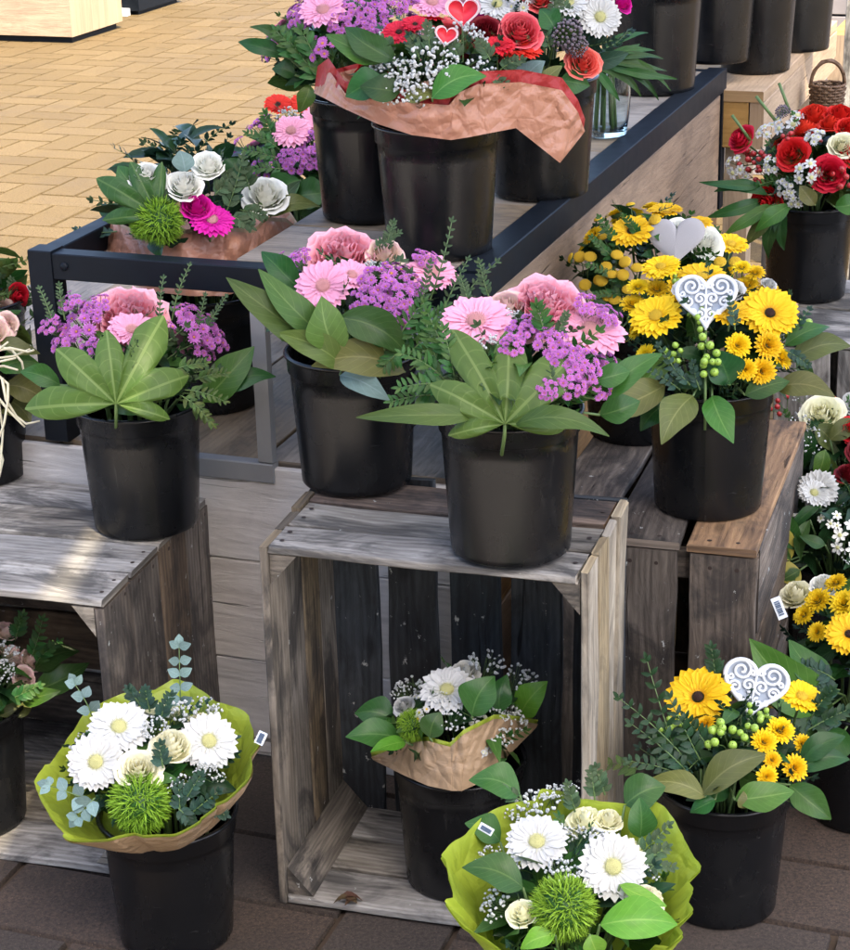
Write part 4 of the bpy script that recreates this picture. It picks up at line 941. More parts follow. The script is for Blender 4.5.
b.sprigs([((690,765),(628,690)),((690,775),(630,725)),((680,765),(645,660)),((700,760),(665,700)),((690,780),(632,755)),((710,750),(690,715)),((716,690),(712,648)),((810,720),(832,690)),((808,730),(848,712))],'leaf_dark',.02,.009,8)
b.sprigs([((640,770),(612,765))],'leaf_olive',.02,.009,4)
# ---- E  right edge yellow
b=Bouquet('E','yellow bouquet with pale alstroemeria and a price tag at the right edge',.13,.13,.03,(.02,.02))
b.fill(90,('leaf_dark','leaf_mid'),(.05,.08),40,('leaf_dark','leaf_blue'))
for x,y,d in ((816,598,30),(843,601,32),(802,613,24),(816,631,22),(835,580,24)): b.pom(x,y,d,'yellow2')
b.rose(795,591,34,'cream',(-.4,1.0),tall=1.3); b.rose(824,582,28,'mint',(0,1.2),tall=1.3); b.ger(849,634,50,'yellow','dark',(0,.5)); b.ger(870,600,50,'yellow','yellow'); b.rose(880,640,36,'cream')
b.scatter([('pom',.034,('yellow2',)),('rose',.045,('cream',)),('ger',.065,('yellow','dark'))],14,.4)
b.leaf((825,710),(753,640),56,'leaf_big',dc=.03); b.leaf((835,735),(760,690),50,'leaf_bigdark',dc=.03); b.leaf((830,690),(790,640),36,'leaf_mid'); b.leaf((845,730),(815,765),40,'leaf_bigdark',dc=.03)
clip(b,779,608,depth(b.base)-.03,R(22),.030,.013)
b.sprigs([((835,680),(800,660)),((840,690),(812,690)),((845,720),(805,725)),((850,740),(818,745))],'leaf_blue',.02,.009,8)
# ---- F  low crate left
b=Bouquet('F','pale pink roses with gypsophila in the low left crate',.095,.08,.02,(0,0))
b.fill(60,('leaf_dark','leaf_mid'),(.05,.07),26,('leaf_mid','leaf_dark'))
b.rose(33,658,24,'blush'); b.rose(27,677,26,'blush'); b.rose(8,628,26,'blush',k=.98); b.rose(-15,650,28,'blush'); b.rose(-40,640,28,'pink')
for x,y,d in ((8,655,34),(4,670,24),(-12,675,30),(-30,655,36)): b.gyp(x,y,d)
b.scatter([('rose',.04,('blush',)),('gyp',.045,()),('gyp',.035,())],14,.3)
b.leaf((35,690),(88,662),34,'leaf_bigdark'); b.leaf((35,670),(78,650),30,'leaf_bigdark'); b.leaf((22,700),(58,690),20,'leaf_big',dc=.02); b.leaf((30,695),(0,715),26,'leaf_bigolive',dc=.03)
b.sprigs([((30,660),(48,622)),((35,665),(56,640)),((15,640),(22,615)),((10,700),(40,690))],'leaf_mid',.018,.008,7)
# ---- G  pink on left crate
PK='pink and purple bouquets'
b=Bouquet('G','single ruffled pink rose with purple sprays and palmate leaf on the low left crate',.095,.085,.025)
b.fill(55,('leaf_dark','leaf_mid'),(.04,.065),34,('leaf_silver','leaf_dark'))
b.rose(130,310,74,'ruffle',(.05,.7),kind='ruffle')
b.ger(132,330,52,'pink','pinkc',(.1,1.1),k=.93)
for x,y,d in ((78,320,56),(64,338,42),(95,304,40),(200,324,54),(216,338,40),(188,314,40),(90,347,34),(48,325,30),(205,350,34),(70,300,30)): b.mum(x,y,d,'purple','rust',disc=.17,n=14,fr=.255)
b.scatter([('mum',.055,('purple','rust')),('mum',.045,('purple','rust')),('ger',.06,('pink','pinkc')),('gyp',.03,()),('mum',.05,('purple','rust'))],14,.35,fz=.8)
b.fatsia((116,404),88,[(-92,.98),(-50,.84),(-8,.74),(30,1.04),(70,.84),(104,.6)]); b.leaf((203,402),(254,346),38,'leaf_big',dc=.0,arch=.05); b.leaf((215,395),(275,375),26,'leaf_bigdark')
b.leaf((60,385),(20,370),22,'leaf_mid')
b.sprigs([((180,395),(212,418)),((185,390),(225,398)),((180,380),(160,400)),((195,380),(225,372)),((175,370),(205,362)),((190,405),(212,425))],'leaf_olive',.016,.005,7,k=1.0)
b.sprigs([((172,320),(186,264)),((160,330),(165,278)),((205,330),(230,300)),((55,330),(40,288)),((65,320),(58,285)),((195,340),(205,295))],'leaf_silver',.010,.0035,9)
# ---- H  pink left on tall crate
b=Bouquet('H','pink bouquet with long pointed leaves hanging left, rear left of the tall crate',.115,.085,.025,(.015,0))
b.fill(60,('leaf_dark','leaf_mid'),(.04,.065),34,('leaf_silver','leaf_mid'))
b.rose(341,249,76,'ruffle',(-.05,.8),kind='ruffle'); b.rose(386,250,40,'blush',(.15,.8)); b.ger(323,286,60,'pink','pinkc',(-.15,.5)); b.ger(432,272,54,'pink','pinkc',(.3,1.0)); b.ger(352,275,44,'pink','pinkc',(.2,1.0),k=.96)
for x,y,d in ((380,280,48),(398,298,46),(366,300,40),(287,263,42),(275,278,28),(300,255,28),(402,318,34),(425,258,34),(412,285,36)): b.mum(x,y,d,'purple','rust',disc=.17,n=14,fr=.255)
b.scatter([('mum',.055,('purple','rust')),('mum',.045,('purple','rust')),('ger',.06,('pink','pinkc')),('gyp',.03,()),('mum',.05,('purple','rust'))],16,.4,fz=.8)
b.leaf((318,345),(228,276),38,'leaf_fatsia',dc=.03); b.leaf((326,338),(260,268),34,'leaf_fatsia',dc=.02); b.leaf((338,352),(322,297),44,'leaf_fatsia',dc=.02,k=1.03); b.leaf((345,368),(278,332),30,'leaf_fatsia',dc=.03,k=1.03)
b.leaf((338,318),(408,352),40,'leaf_bigdark',k=1.06); b.leaf((405,372),(313,364),40,'leaf_bigolive',dc=.03,k=1.05); b.leaf((340,375),(388,398),26,'leaf_euca',dc=.03); b.leaf((300,310),(265,330),26,'leaf_bigdark'); b.leaf((300,290),(262,250),28,'leaf_bigdark',k=.93)
b.sprigs([((395,345),(420,300)),((400,360),(392,320)),((405,360),(440,325)),((400,350),(380,372)),((410,370),(440,350)),((415,340),(448,310)),((385,350),(372,325))],'leaf_mid',.02,.006,8,k=1.02)
b.sprigs([((430,300),(456,222)),((420,310),(425,262)),((385,255),(390,222)),((440,320),(470,260)),((375,250),(396,230)),((450,320),(492,258))],'leaf_silver',.012,.004,9)
# ---- I  pink right on tall crate
b=Bouquet('I','two pink gerberas and purple sprays over palmate leaf, front of the tall crate',.105,.085,.025,(.01,0))
b.fill(60,('leaf_dark','leaf_mid'),(.04,.065),34,('leaf_silver','leaf_mid'))
b.rose(544,300,82,'ruffle',(.05,.8),kind='ruffle'); b.rose(505,303,42,'blush',(-.2,.8)); b.ger(476,321,78,'pink','pinkc',(-.1,.95)); b.ger(590,330,78,'pink','pinkc',(.25,1.0))
for x,y,d in ((585,365,48),(600,385,40),(565,355,44),(590,305,40),(610,315,34),(551,342,46),(520,330,36),(510,345,32),(570,385,38),(548,390,28),(606,360,36),(533,322,34)): b.mum(x,y,d,'purple','rust',disc=.17,n=14,fr=.255)
b.scatter([('mum',.055,('purple','rust')),('mum',.045,('purple','rust')),('ger',.06,('pink','pinkc')),('gyp',.03,()),('mum',.05,('purple','rust'))],14,.4,fz=.8)
b.fatsia((505,424),92,[(-100,.6),(-64,.86),(-30,1.06),(4,.92),(48,.98),(92,.66)],lean=(.1,.15)); b.leaf((515,425),(607,432),26,'leaf_fatsia',dc=.03,k=1.06,arch=.16); b.leaf((480,415),(358,412),24,'leaf_fatsia',dc=.02,k=1.03,arch=.16)
b.leaf((600,400),(662,352),28,'leaf_big'); b.leaf((600,415),(640,400),30,'leaf_bigdark'); b.leaf((595,380),(630,370),26,'leaf_mid')
b.sprigs([((440,375),(420,325)),((445,380),(405,350)),((450,385),(400,385)),((455,380),(440,330)),((440,395),(392,400)),((450,360),(428,312)),((440,385),(425,405)),((545,335),(540,305))],'leaf_mid',.02,.006,8,k=1.0)
b.sprigs([((555,400),(550,370)),((470,310),(462,278)),((555,340),(568,315)),((490,300),(480,262))],'leaf_silver',.012,.004,8)
# ---- J  yellow with white heart on brown crate
b=Bouquet('J','yellow gerberas round a white lace heart, on the brown crate',.12,.10,.03,(0,0))
b.fill(75,('leaf_dark','leaf_mid'),(.045,.07),40,('leaf_blue','leaf_dark'))
b.ger(656,316,56,'yellow','yellow',(-.25,.8)); b.ger(770,313,62,'yellow','dark',(.2,.6)); b.ger(702,277,52,'yellow','yellow',(0,1.2)); b.ger(661,267,42,'yellow','yellow',(-.2,1.3)); b.heart(706,302,62,'filigree',(-.05,.3)); b.rose(686,285,28,'white'); b.rose(731,287,30,'white')
for x,y,d in ((739,344,28),(770,344,31),(764,371,30),(747,369,24)): b.pom(x,y,d)
for x,y,d in ((747,282,28),(768,290,28),(633,301,28),(638,284,24),(657,286,26),(755,270,22),(742,265,20)): b.pom(x,y,d,'yellow2',f=(0,1.0))
b.berries(712,350,44,n=7); b.berries(703,368,30,n=4,r=.26); b.berries(803,330,28,n=4,r=.26); b.berries(672,280,18,n=3,r=.3); b.rose(770,282,16,'white')
b.scatter([('pom',.036,('yellow',)),('pom',.032,('yellow2',)),('berries',.04,()),('ger',.062,('yellow','yellow')),('pom',.036,('yellow2',))],26,.25)
b.leaf((693,396),(662,441),36,'leaf_bigolive',dc=.04,k=1.05); b.leaf((712,396),(733,441),32,'leaf_big',dc=.04,k=1.05); b.leaf((790,362),(852,344),26,'leaf_bigolive'); b.leaf((775,388),(835,395),30,'leaf_bigolive',dc=.02); b.leaf((665,385),(598,412),36,'leaf_bigolive',dc=.02); b.leaf((640,385),(685,350),20,'leaf_big',k=1.05); b.leaf((625,380),(600,360),30,'leaf_big'); b.leaf((730,385),(715,350),40,'leaf_bigdark'); b.leaf((745,395),(790,380),26,'leaf_bigdark'); b.leaf((800,350),(815,395),16,'leaf_bigdark'); b.leaf((675,400),(640,430),28,'leaf_bigdark'); b.leaf((785,345),(830,325),22,'leaf_bigdark')
b.sprigs([((680,380),(660,345)),((690,385),(672,370)),((680,390),(650,370)),((700,390),(690,365)),((735,330),(728,300)),((790,340),(810,310)),((785,350),(808,365))],'leaf_blue',.013,.007,6,k=1.0)
# ---- K  yellow behind with grey heart
b=Bouquet('K','yellow bouquet with a grey felt heart and small button flowers, behind the white heart one',.125,.11,.06,(.02,.02))
b.fill(75,('leaf_dark','leaf_mid'),(.045,.07),36,('leaf_mid','leaf_dark'))
b.ger(631,231,46,'yellow','dark',(-.1,.9)); b.ger(731,244,38,'yellow','yellow',(.3,1.3)); b.ger(699,222,28,'yellow','yellow',(0,1.6)); b.heart(676,243,58,'felt',(-.2,.35),k=1.03); b.rose(681,229,30,'mint',k=.98); b.rose(709,240,36,'mint')
for x,y in ((590,257),(606,267),(625,262),(617,255),(623,275),(585,285),(602,281),(607,296),(615,300),(580,257),(612,274),(637,268),(655,220),(645,285),(720,262),(735,262),(596,300),(628,290)): b.button(x,y,13 if x!=590 else 14,f=(b.rs.uniform(-.4,.2),b.rs.uniform(.5,1.2)))
b.sprigs([((620,250),(602,216)),((615,260),(590,240)),((625,280),(588,270)),((625,295),(590,295)),((640,240),(628,215)),((620,300),(600,310))],'leaf_mid',.013,.006,8)
b.scatter([('button',.014,()),('pom',.036,('yellow2',)),('button',.015,()),('ger',.055,('yellow','yellow')),('button',.014,())],22,.0,.9)
b.leaf((620,300),(578,330),34,'leaf_bigdark'); b.leaf((620,330),(590,360),34,'leaf_bigdark')
# ---- L  red on back crate
b=Bouquet('L','red and yellow roses with small white flowers, on the back right crate',.125,.115,.035,(.02,0))
b.fill(80,('leaf_dark','leaf_olive'),(.05,.08),36,('leaf_dark','leaf_mid'))
for x,y,d,c in ((814,111,34,'redyel'),(841,111,32,'red'),(791,151,34,'redyel'),(829,172,36,'red'),(763,203,36,'redyel'),(738,136,30,'redyel'),(860,150,34,'red'),(875,120,34,'redyel'),(850,125,26,'red')): b.rose(x,y,d,c)
for x,y,d in ((787,120,36),(763,131,28),(770,163,22),(808,173,30),(796,201,24),(733,165,28),(742,175,20)): b.mum(x,y,d,'white','cream',n=5,fr=.42,np_=7,layers=1,disc=.35)
b.rose(843,143,28,'cream'); b.berries(750,155,34,'berry_r',8,.19); b.berries(841,181,28,'berry_r',5,.24); b.umbel(782,110,16)
b.scatter([('rose',.055,('redyel',)),('mum',.05,('white','cream')),('rose',.05,('red',)),('berries',.045,('berry_r',8,.2)),('mum',.045,('white','cream'))],40,.05)
b.leaf((765,200),(708,215),14,'leaf_bigdark'); b.leaf((768,195),(715,190),14,'leaf_bigdark'); b.leaf((772,205),(722,235),16,'leaf_big'); b.leaf((780,212),(768,258),16,'leaf_bigdark'); b.leaf((785,212),(784,250),14,'leaf_bigdark'); b.leaf((775,212),(745,245),18,'leaf_bigolive'); b.leaf((815,205),(800,185),18,'leaf_bigolive',k=1.05); b.leaf((835,207),(862,200),22,'leaf_big'); b.leaf((765,185),(700,180),12,'leaf_bigdark'); b.leaf((790,205),(755,230),18,'leaf_big')
mb=MB()
for (p,q) in (((775,120),(756,96)),((790,112),(779,83)),((750,140),(732,115))):
    p0=dep(*p,depth(b.c)); p1=dep(*q,depth(b.c)); tube(mb,[p0-b.base,p1-b.base],.003,6)
mb.build('cut_stem',M['stem'],b.root)
# ---- M  red copper paper on table
b=Bouquet('Mt','red gerberas and gypsophila with red heart picks in copper paper, on the steel table',.105,.10,.035,(.0,0))
b.fill(65,('leaf_dark','leaf_mid'),(.05,.075),28,('leaf_blue','leaf_dark'))
b.drape([(-120,.12,(318,78),(314,93)),(-85,.12,(329,70),(322,97)),(-65,.12,(345,93),(345,109)),(-45,.12,(368,99),(378,124)),(-20,.125,(404,102),(412,135)),(5,.125,(449,105),(451,140)),(15,.13,(460,92),(470,137)),(28,.135,(478,84),(490,133)),(50,.14,(521,82),(516,128)),(68,.15,(562,90),(540,147)),(80,.155,(578,112),(560,163)),(95,.15,(585,131),(583,134))],('redkraft','redpaper'),12,.009,line=.010,rise=.016)
b.drape([(95,.12,(540,95),(540,120)),(130,.12,(500,68),(500,110)),(180,.12,(440,60),(440,110)),(230,.12,(380,62),(380,110)),(262,.12,(330,75),(330,98))],('redkraft','redpaper'),14,.008)
b.ger(399,32,38,'red','dark',(-.2,1.0)); b.ger(513,48,62,'red','dark',(.3,1.4)); b.rose(521,27,44,'coral',(.1,.6)); b.rose(485,28,36,'darkred',(0,.6)); b.ger(415,24,30,'red','dark',(0,1.2)); b.ger(497,45,40,'red','dark',(0,1.4))
b.heart(463,14,36,'card',(0,.15),k=1.1); b.heart(446,37,24,'card',(0,.15),k=1.12,roll=R(-10))
for x,y,d in ((421,68,50),(400,75,40),(440,62,44),(392,88,34),(415,85,44),(450,72,30)): b.gyp(x,y,d,30)
b.scatter([('rose',.05,('coral',)),('gyp',.05,()),('ger',.055,('red','dark')),('gyp',.045,())],14,.4)
b.leaf((432,98),(486,74),34,'leaf_bright' if 0 else 'leaf_big',k=1.06); b.leaf((385,62),(326,32),30,'leaf_big'); b.leaf((395,60),(345,25),30,'leaf_bigdark'); b.leaf((385,80),(345,95),34,'leaf_bigdark'); b.leaf((400,92),(360,85),36,'leaf_bigdark',k=1.0); b.leaf((405,100),(440,90),20,'leaf_bigolive',k=1.05); b.leaf((520,90),(545,60),26,'leaf_euca'); b.leaf((540,85),(562,65),16,'leaf_bigolive')
b.sprigs([((430,55),(425,25)),((420,60),(410,38)),((500,70),(520,58)),((480,75),(505,85)),((460,60),(450,40)),((490,60),(480,42)),((395,55),(380,38))],'leaf_silver',.017,.008,6)
# ---- N
b=Bouquet('N','pink gerberas with purple sprays at the top left of the steel table',.125,.11,.04,(-.02,0))
b.fill(80,('leaf_mid','leaf_dark'),(.05,.075),34,('leaf_mid','leaf_dark'))
b.ger(323,10,52,'pink','pinkc',(-.2,.9)); b.ger(432,2,48,'pink','pinkc',(.1,.9)); b.ger(380,-22,50,'pink','pinkc')
for x,y,d in ((374,14,46),(352,12,44),(338,24,32),(392,4,38),(300,18,34),(410,-8,40),(350,-15,40),(365,28,34)): b.mum(x,y,d,'purple','rust',disc=.17,n=14,fr=.255)
b.scatter([('mum',.055,('purple','rust')),('mum',.045,('purple','rust')),('ger',.06,('pink','pinkc')),('gyp',.03,()),('mum',.05,('purple','rust'))],16,.25)
b.leaf((285,55),(238,40),18,'leaf_bigdark'); b.leaf((290,50),(250,25),12,'leaf_bigdark'); b.leaf((295,75),(272,68),20,'leaf_bigdark'); b.leaf((310,85),(298,112),18,'leaf_big')
b.sprigs([((310,70),(285,40)),((315,60),(300,30)),((320,80),(300,60)),((325,85),(318,60)),((300,60),(278,30))],'leaf_mid',.024,.010,6)
# ---- O
b=Bouquet('O','mixed bouquet with coral roses, dark berries and a cream gerbera, back of the steel table',.12,.11,.04,(0,0))
b.fill(80,('leaf_dark','leaf_blue'),(.05,.075),30,('leaf_blue','leaf_dark'))
b.umbel(568,34,36); b.umbel(578,46,24); b.rose(585,60,36,'coral',(.2,.5)); b.ger(600,17,46,'white','cream',(.2,.3)); b.ger(497,4,44,'white','cream',(0,.8)); b.rose(540,-5,34,'coral'); b.rose(625,0,24,'magenta'); b.ger(465,-2,40,'pink','pinkc'); b.mum(520,0,30,'white','cream',n=5,fr=.4)
b.scatter([('rose',.055,('coral',)),('ger',.06,('white','cream')),('mum',.045,('white','cream')),('rose',.05,('magenta',))],14,.3)
b.leaf((560,80),(590,85),24,'leaf_bigdark'); b.leaf((555,30),(540,8),26,'leaf_bigdark'); b.leaf((585,70),(560,62),16,'leaf_big')
b.sprigs([((560,30),(550,2)),((570,20),(560,-8)),((550,50),(545,22))],'leaf_silver',.017,.008,6)
# ---- P  palm sprays in a glass vase
vb=at(605,139,ZT+.001); vb=vb+V((vb.x,vb.y,0)).normalized()*.035
mb=MB(); lathe(mb,[(0,0),(.030,0),(.036,.003),(.040,.03),(.043,.07),(.041,.10),(.038,.115),(.040,.125),(.0375,.1255),(.0355,.115),(.0385,.10),(.0405,.07),(.0375,.03),(.033,.010),(0,.010)],40)
vs_=mb.build('glass_vase',M['glass'],None,vb); tag(vs_,'small clear glass vase with palm leaves behind the copper paper bouquet','vase')
b=Bouquet(vb+Z*.10,'narrow dark palm leaves arching from the glass vase',.06,.05,.02,name='palm_leaf_bunch')
b.root['category']='palm leaves'
for (q,t) in (((600,62),(672,88)),((600,60),(668,68)),((602,58),(655,48)),((604,60),(664,56)),((602,66),(660,98)),((600,70),(642,95)),((598,55),(648,30)),((604,66),(678,76)),((596,70),(620,100)),((605,60),(640,42))):
    b.leaf(q,t,9,'leaf_bigdark',arch=.12,k=1.0,name='palm_leaf')
mb=MB()
for i in range(7): a=i*.9; tube(mb,[(.018*cos(a),.018*sin(a),-.09),(.012*cos(a),.012*sin(a),.0),(.02*cos(a),.02*sin(a),.03)],.003,6)
mb.build('stems',M['stem'],b.root)
# ---- Q  white roses in brown paper
b=Bouquet('Q','white roses with magenta gerbera and green dianthus in brown paper, behind the steel rail',.145,.14,.115,(-.03,0))
b.fill(80,('leaf_dark','leaf_blue'),(.05,.08),34,('leaf_blue','leaf_silver'))
b.drape([(-110,.14,(90,232),(92,250)),(-80,.15,(110,217),(100,268)),(-60,.15,(122,228),(125,282)),(-35,.15,(150,240),(155,292)),(-10,.15,(180,234),(190,296)),(15,.15,(224,231),(225,296)),(35,.15,(254,233),(250,288)),(50,.15,(266,221),(268,280)),(75,.15,(286,222),(285,270)),(100,.14,(304,236),(302,258))],('redkraft','kraft'),21,.007,line=.012,rise=.006,rb=.17)
b.drape([(100,.13,(304,236),(300,262)),(140,.13,(280,200),(270,255)),(180,.13,(200,195),(210,255)),(220,.13,(130,200),(150,255)),(250,.14,(90,232),(92,252))],('redkraft','kraft'),23,.008)
for x,y,d in ((146,174,40),(184,181,38),(208,161,34),(266,190,46)): b.rose(x,y,d,'mint',(0,.8),tall=1.1)
b.rose(197,203,32,'magenta',(0,.8)); b.ger(212,220,48,'magenta','pinkc',(.1,.9),k=1.05); b.trick(159,220,52,k=1.03); b.trick(143,226,30)
b.fatsia((158,215),66,[(-95,.8),(-62,1.0),(-30,.8),(5,.7)],mat='leaf_bigdark',k=.98); b.leaf((140,190),(118,165),24,'leaf_bigdark'); b.leaf((275,205),(300,180),14,'leaf_silver'); b.leaf((268,215),(320,205),22,'leaf_bigolive'); b.leaf((225,175),(238,158),24,'leaf_bigdark'); b.leaf((185,172),(180,150),24,'leaf_euca')
b.sprigs([((225,215),(248,160)),((230,200),(228,165)),((240,210),(262,215)),((230,215),(250,228)),((215,195),(225,185)),((250,190),(245,165)),((150,205),(152,190)),((175,205),(172,192))],'leaf_silver',.02,.008,8)
# ---- R
b=Bouquet('Rr','small pink gerberas, red gerberas and purple sprays behind the white roses',.115,.11,.06,(-.01,0))
b.fill(70,('leaf_dark','leaf_mid'),(.05,.075),36,('leaf_mid','leaf_dark'))
b.ger(278,104,30,'red','dark',(0,.9)); b.ger(303,104,30,'red','dark',(0,.9)); b.ger(291,131,42,'pink','pinkc',(-.1,.7)); b.ger(317,120,34,'pink','pinkc'); b.gyp(287,114,24)
for x,y,d in ((311,142,38),(298,160,36),(318,158,34),(288,158,24)): b.mum(x,y,d,'purple','rust',disc=.17,n=14,fr=.255)
b.scatter([('mum',.055,('purple','rust')),('mum',.045,('purple','rust')),('ger',.06,('pink','pinkc')),('gyp',.03,()),('mum',.05,('purple','rust'))],12,.3)
b.leaf((295,195),(330,190),36,'leaf_bigdark'); b.leaf((300,180),(265,200),30,'leaf_bigdark'); b.leaf((320,200),(300,215),30,'leaf_bigdark')
b.sprigs([((280,150),(250,130)),((280,160),(246,150)),((285,170),(255,168)),((275,140),(262,115))],'leaf_mid',.02,.007,8)
# ---- T  raffia bouquet at the left edge
b=Bouquet('T','bouquet cut by the left edge, tied with loose straw raffia',.10,.085,.02,(0,0))
b.fill(60,('leaf_olive','leaf_mid'),(.05,.075),24,('leaf_olive','leaf_dark'))
b.rose(-5,330,36,'blush'); b.rose(-30,330,40,'coral'); b.rose(8,322,26,'blush'); b.mum(-15,350,40,'white','yellow',n=6,fr=.36)
b.leaf((5,385),(45,400),30,'leaf_bigolive'); b.leaf((0,370),(38,362),26,'leaf_big'); b.leaf((0,340),(40,352),20,'leaf_bigolive'); b.leaf((0,400),(30,420),40,'leaf_bigolive',dc=.03)
mb=MB(); cd=depth(b.base)-.12
for pts in (((-12,352),(10,348),(28,352),(34,350)),((-8,345),(12,350),(22,362),(24,372)),((-14,368),(4,366),(18,370)),((-6,372),(8,384),(8,400),(4,424),(-2,440),(3,460),(-1,478)),((2,378),(6,400),(16,416),(26,424),(40,421)),((-4,395),(10,412),(25,427)),((-10,380),(-2,400),(3,430),(0,470)),((-16,345),(0,358),(14,356),(30,349)),((-20,360),(-4,352),(8,342)),((-18,375),(-2,362),(16,358))):
    w3d=[dep(x,y,cd+b.rs.uniform(-.012,.012))-b.base for x,y in pts]; pp=[]
    for i in range(len(w3d)-1):
        for t in (0,.33,.66): pp.append(w3d[i].lerp(w3d[i+1],t))
    pp.append(w3d[-1]); tube(mb,pp,.0022,5,0,.0014)
mb.build('raffia',M['raffia'],b.root)
# ---- S
b=Bouquet('Sx','small red and pink flowers at the far left behind the steel leg',.085,.08,.03,(0,0))
b.fill(50,('leaf_olive','leaf_mid'),(.045,.065),30,('leaf_olive','leaf_silver'))
b.rose(20,297,26,'red'); b.rose(2,312,28,'blush'); b.rose(-15,300,30,'coral'); b.mum(12,325,26,'pink','yellow',n=6,fr=.34)
b.sprigs([((25,310),(35,285)),((15,300),(10,280)),((30,320),(50,300))],'leaf_silver',.014,.005,8)
# ---- U1, U2 right edge
b=Bouquet('U1','white rose bouquet with red berries at the right edge, beside the brown crate top',.12,.10,.02,(0,0))
b.fill(95,('leaf_dark','leaf_olive'),(.05,.08),36,('leaf_dark','leaf_mid'))
b.rose(822,410,44,'cream',(-.1,.6)); b.berries(779,404,26,'berry_r',5,.2); b.rose(850,428,28,'red'); b.rose(862,450,28,'darkred'); b.rose(860,400,34,'white')
for x,y,d in ((800,425,26),(812,440,28),(800,395,20)): b.gyp(x,y,d,16)
b.scatter([('rose',.05,('white',)),('gyp',.04,()),('rose',.045,('red',)),('berries',.04,('berry_r',6,.2))],7,.1)
b.leaf((810,430),(800,470),24,'leaf_bigdark'); b.leaf((825,450),(815,480),18,'leaf_big'); b.leaf((830,440),(862,420),22,'leaf_bigolive'); b.leaf((815,425),(840,455),26,'leaf_bigolive')
b=Bouquet('U2','white spiky chrysanthemum with red flowers and variegated leaves, low at the right edge',.11,.10,.02,(0,0))
b.fill(95,('leaf_dark','leaf_dark'),(.05,.09),30,('leaf_dark','leaf_blue'),ratio=.28)
b.ger(818,489,44,'white','cream',(-.1,.4)); b.ger(814,493,34,'white','cream',(.3,.7),k=1.07); b.rose(850,470,30,'darkred'); b.mum(848,538,40,'mint','cream',n=5,fr=.42,np_=6,layers=1); b.mum(830,520,26,'mint','cream',n=4,fr=.4,np_=6,layers=1)
b.scatter([('mum',.05,('mint','cream')),('rose',.045,('darkred',)),('gyp',.04,())],6,.1)
b.leaf((790,560),(770,515),34,'leaf_variegated'); b.leaf((788,565),(762,540),30,'leaf_variegated'); b.leaf((795,550),(790,515),26,'leaf_mid'); b.leaf((800,570),(780,580),28,'leaf_variegated'); b.leaf((810,520),(800,560),14,'leaf_bigdark'); b.leaf((825,545),(800,535),14,'leaf_bigdark'); b.leaf((820,505),(790,530),12,'leaf_bigdark')
b.gyp(848,555,20,16)
for i,(px,py,lab,mt) in enumerate(((328,148,'pale green fallen leaf on the far sunny paving','leaf_bright'),(150,152,'small brown scrap of leaf on the far paving','leaf_bigolive'))):
    q=at(px,py,.004); mb=MB(); add_leaf(mb,V((-.025,-.01,0)),V((.025,.012,.004)),Z,.022,.15,.4,0,8,4,.02,i*2.0); tag(mb.build('fallen_leaf',M[mt],None,q),lab,'leaf')
# small dead leaf on the crate floor
mb=MB(); dl=at(348,902,.017)
for i in range(5): add_leaf(mb,V((rnd.uniform(-.012,.012),rnd.uniform(-.006,.006),.001)),V((rnd.uniform(-.02,.02),rnd.uniform(-.012,.012),.004)),Z,.012,.2,.5,0,5,3)
o=mb.build('dead_leaf',mat_leaf('withered_leaf',(.09,.05,.03),(.2,.14,.08)),None,dl); tag(o,'withered brown leaf scrap on the floor of the tall crate','leaf')
#LIGHT
# unseen house added behind the photographer to shape reflections in the pots
def house(name,label,x0,x1,y,h,mat):
    r=empty(name,V(((x0+x1)/2,y,0)),label,'house')
    sub(r,'wall',mat,lambda mb: box(mb,V((x0,y-6,0)),V((x1-x0,0,0)),V((0,6,0)),V((0,0,h))))
    for fl in range(int(h/3)):
        x=x0+1
        while x<x1-1.6:
            sub(r,'window',M['glassy'],lambda mb: box(mb,V((x,y+.002,fl*3+.9)),V((1.1,0,0)),V((0,.03,0)),V((0,0,1.6))))
            sub(r,'window_frame',M['tagw'],lambda mb:[box(mb,V((x-.08,y+.002,fl*3+.82)),V((1.26,0,0)),V((0,.06,0)),V((0,0,.078))),box(mb,V((x-.08,y+.002,fl*3+2.502)),V((1.26,0,0)),V((0,.06,0)),V((0,0,.08)))])
            x+=2.4
M['glassy']=mat_plain('window_glass',(.03,.035,.04),.12,var=.1)
house('added_brick_house','unseen brown brick house with white framed windows, added to shape pot reflections',-11,2.2,-7,8.2,mat_plain('brown_brick_wall',(.16,.10,.075),.85,var=.3,scale=6))
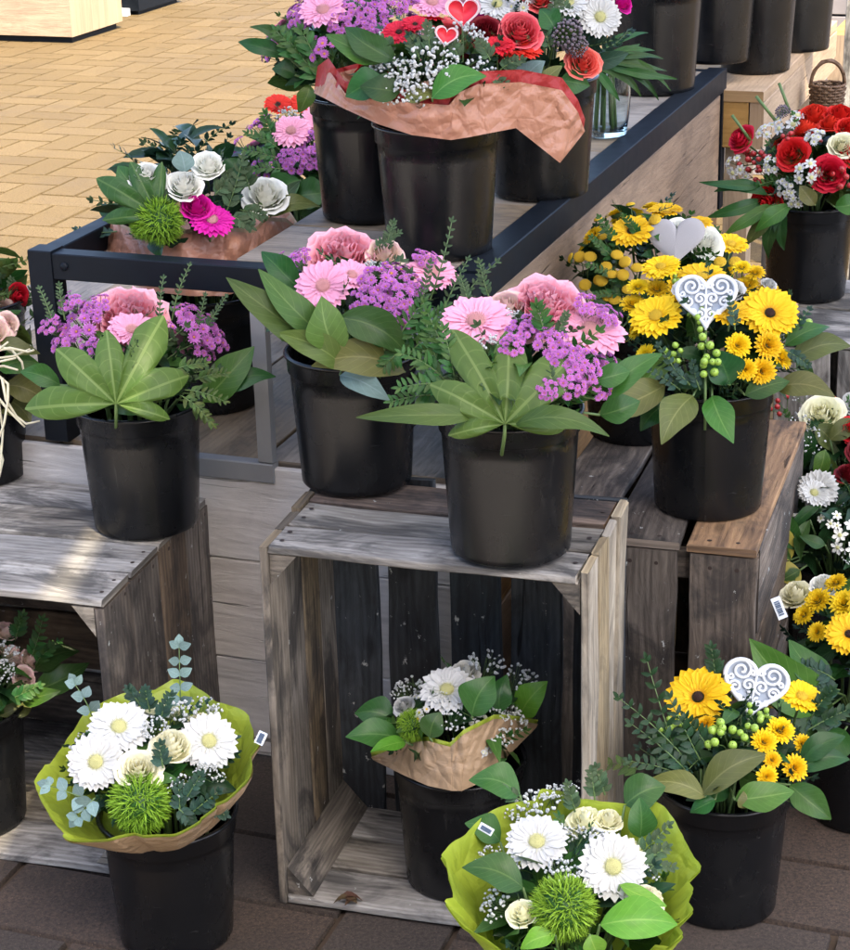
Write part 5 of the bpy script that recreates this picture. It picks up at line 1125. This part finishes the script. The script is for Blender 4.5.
# canvas roof added overhead, out of view, to keep the sun off the flowers
aw=empty('added_awning',V((.6,2.2,0)),'unseen off white canvas roof on steel poles, added to shade the flower stall','awning')
AC=V((AWX0,AWY0,3.2))
def canvas(mb):
    g=lambda v,e: 1.00-.20*min(1,v/.30)+e*.038*max(0,1-v/.27)            # gap left between the sheets to let a sun patch onto the left crate
    for lo,hi in ((lambda v:0,lambda v:g(v,-1)),(lambda v:g(v,1)+.002,lambda v:AWU)):
        mb.grid(lambda u,v: AC+U*(lo(v)+(hi(v)-lo(v))*u)+W*(AWV*v)+Z*(.10*sin(pi*v)),24,20,0)
sub(aw,'canopy',mat_plain('awning_canvas',(.77,.78,.77),.8,var=.04,trans=.5),canvas,True)
for a,b in ((.05,.05),(AWU-.05,.05),(AWU-.05,AWV-.05)):
    sub(aw,'pole',M['steel'],lambda mb,a=a,b=b: tube(mb,[V((AC.x,AC.y,0))+U*a+W*b,V((AC.x,AC.y,3.18))+U*a+W*b],.02,10),True)
w=bpy.data.worlds.new('World'); S.world=w; w.use_nodes=True; nt=w.node_tree; nt.nodes.clear()
SUN_EL,SUN_AZ=R(57),R(150)      # azimuth clockwise from +Y
sk=nt.nodes.new('ShaderNodeTexSky'); sk.sky_type='NISHITA'; sk.sun_disc=False; sk.air_density=.7; sk.dust_density=3.0; sk.ozone_density=.4; sk.sun_elevation=SUN_EL; sk.sun_rotation=SUN_AZ
bg=nt.nodes.new('ShaderNodeBackground'); bg.inputs[1].default_value=.15; ow=nt.nodes.new('ShaderNodeOutputWorld')
nt.links.new(sk.outputs[0],bg.inputs[0]); nt.links.new(bg.outputs[0],ow.inputs[0])
sl=bpy.data.lights.new('sun','SUN'); sl.energy=2.0; sl.angle=R(.53); sl.color=(1,.85,.60); so=bpy.data.objects.new('sun',sl); COL.objects.link(so)
sd=V((sin(SUN_AZ)*cos(SUN_EL),cos(SUN_AZ)*cos(SUN_EL),sin(SUN_EL))); so.rotation_euler=sd.to_track_quat('Z','Y').to_euler(); so.location=sd*20
S.view_settings.view_transform='Standard'; S.view_settings.look='None'; S.view_settings.gamma=1; S.view_settings.exposure=2.3
S.view_settings.use_curve_mapping=False
S.cycles.max_bounces=6; S.cycles.transparent_max_bounces=8; S.cycles.use_denoising=True
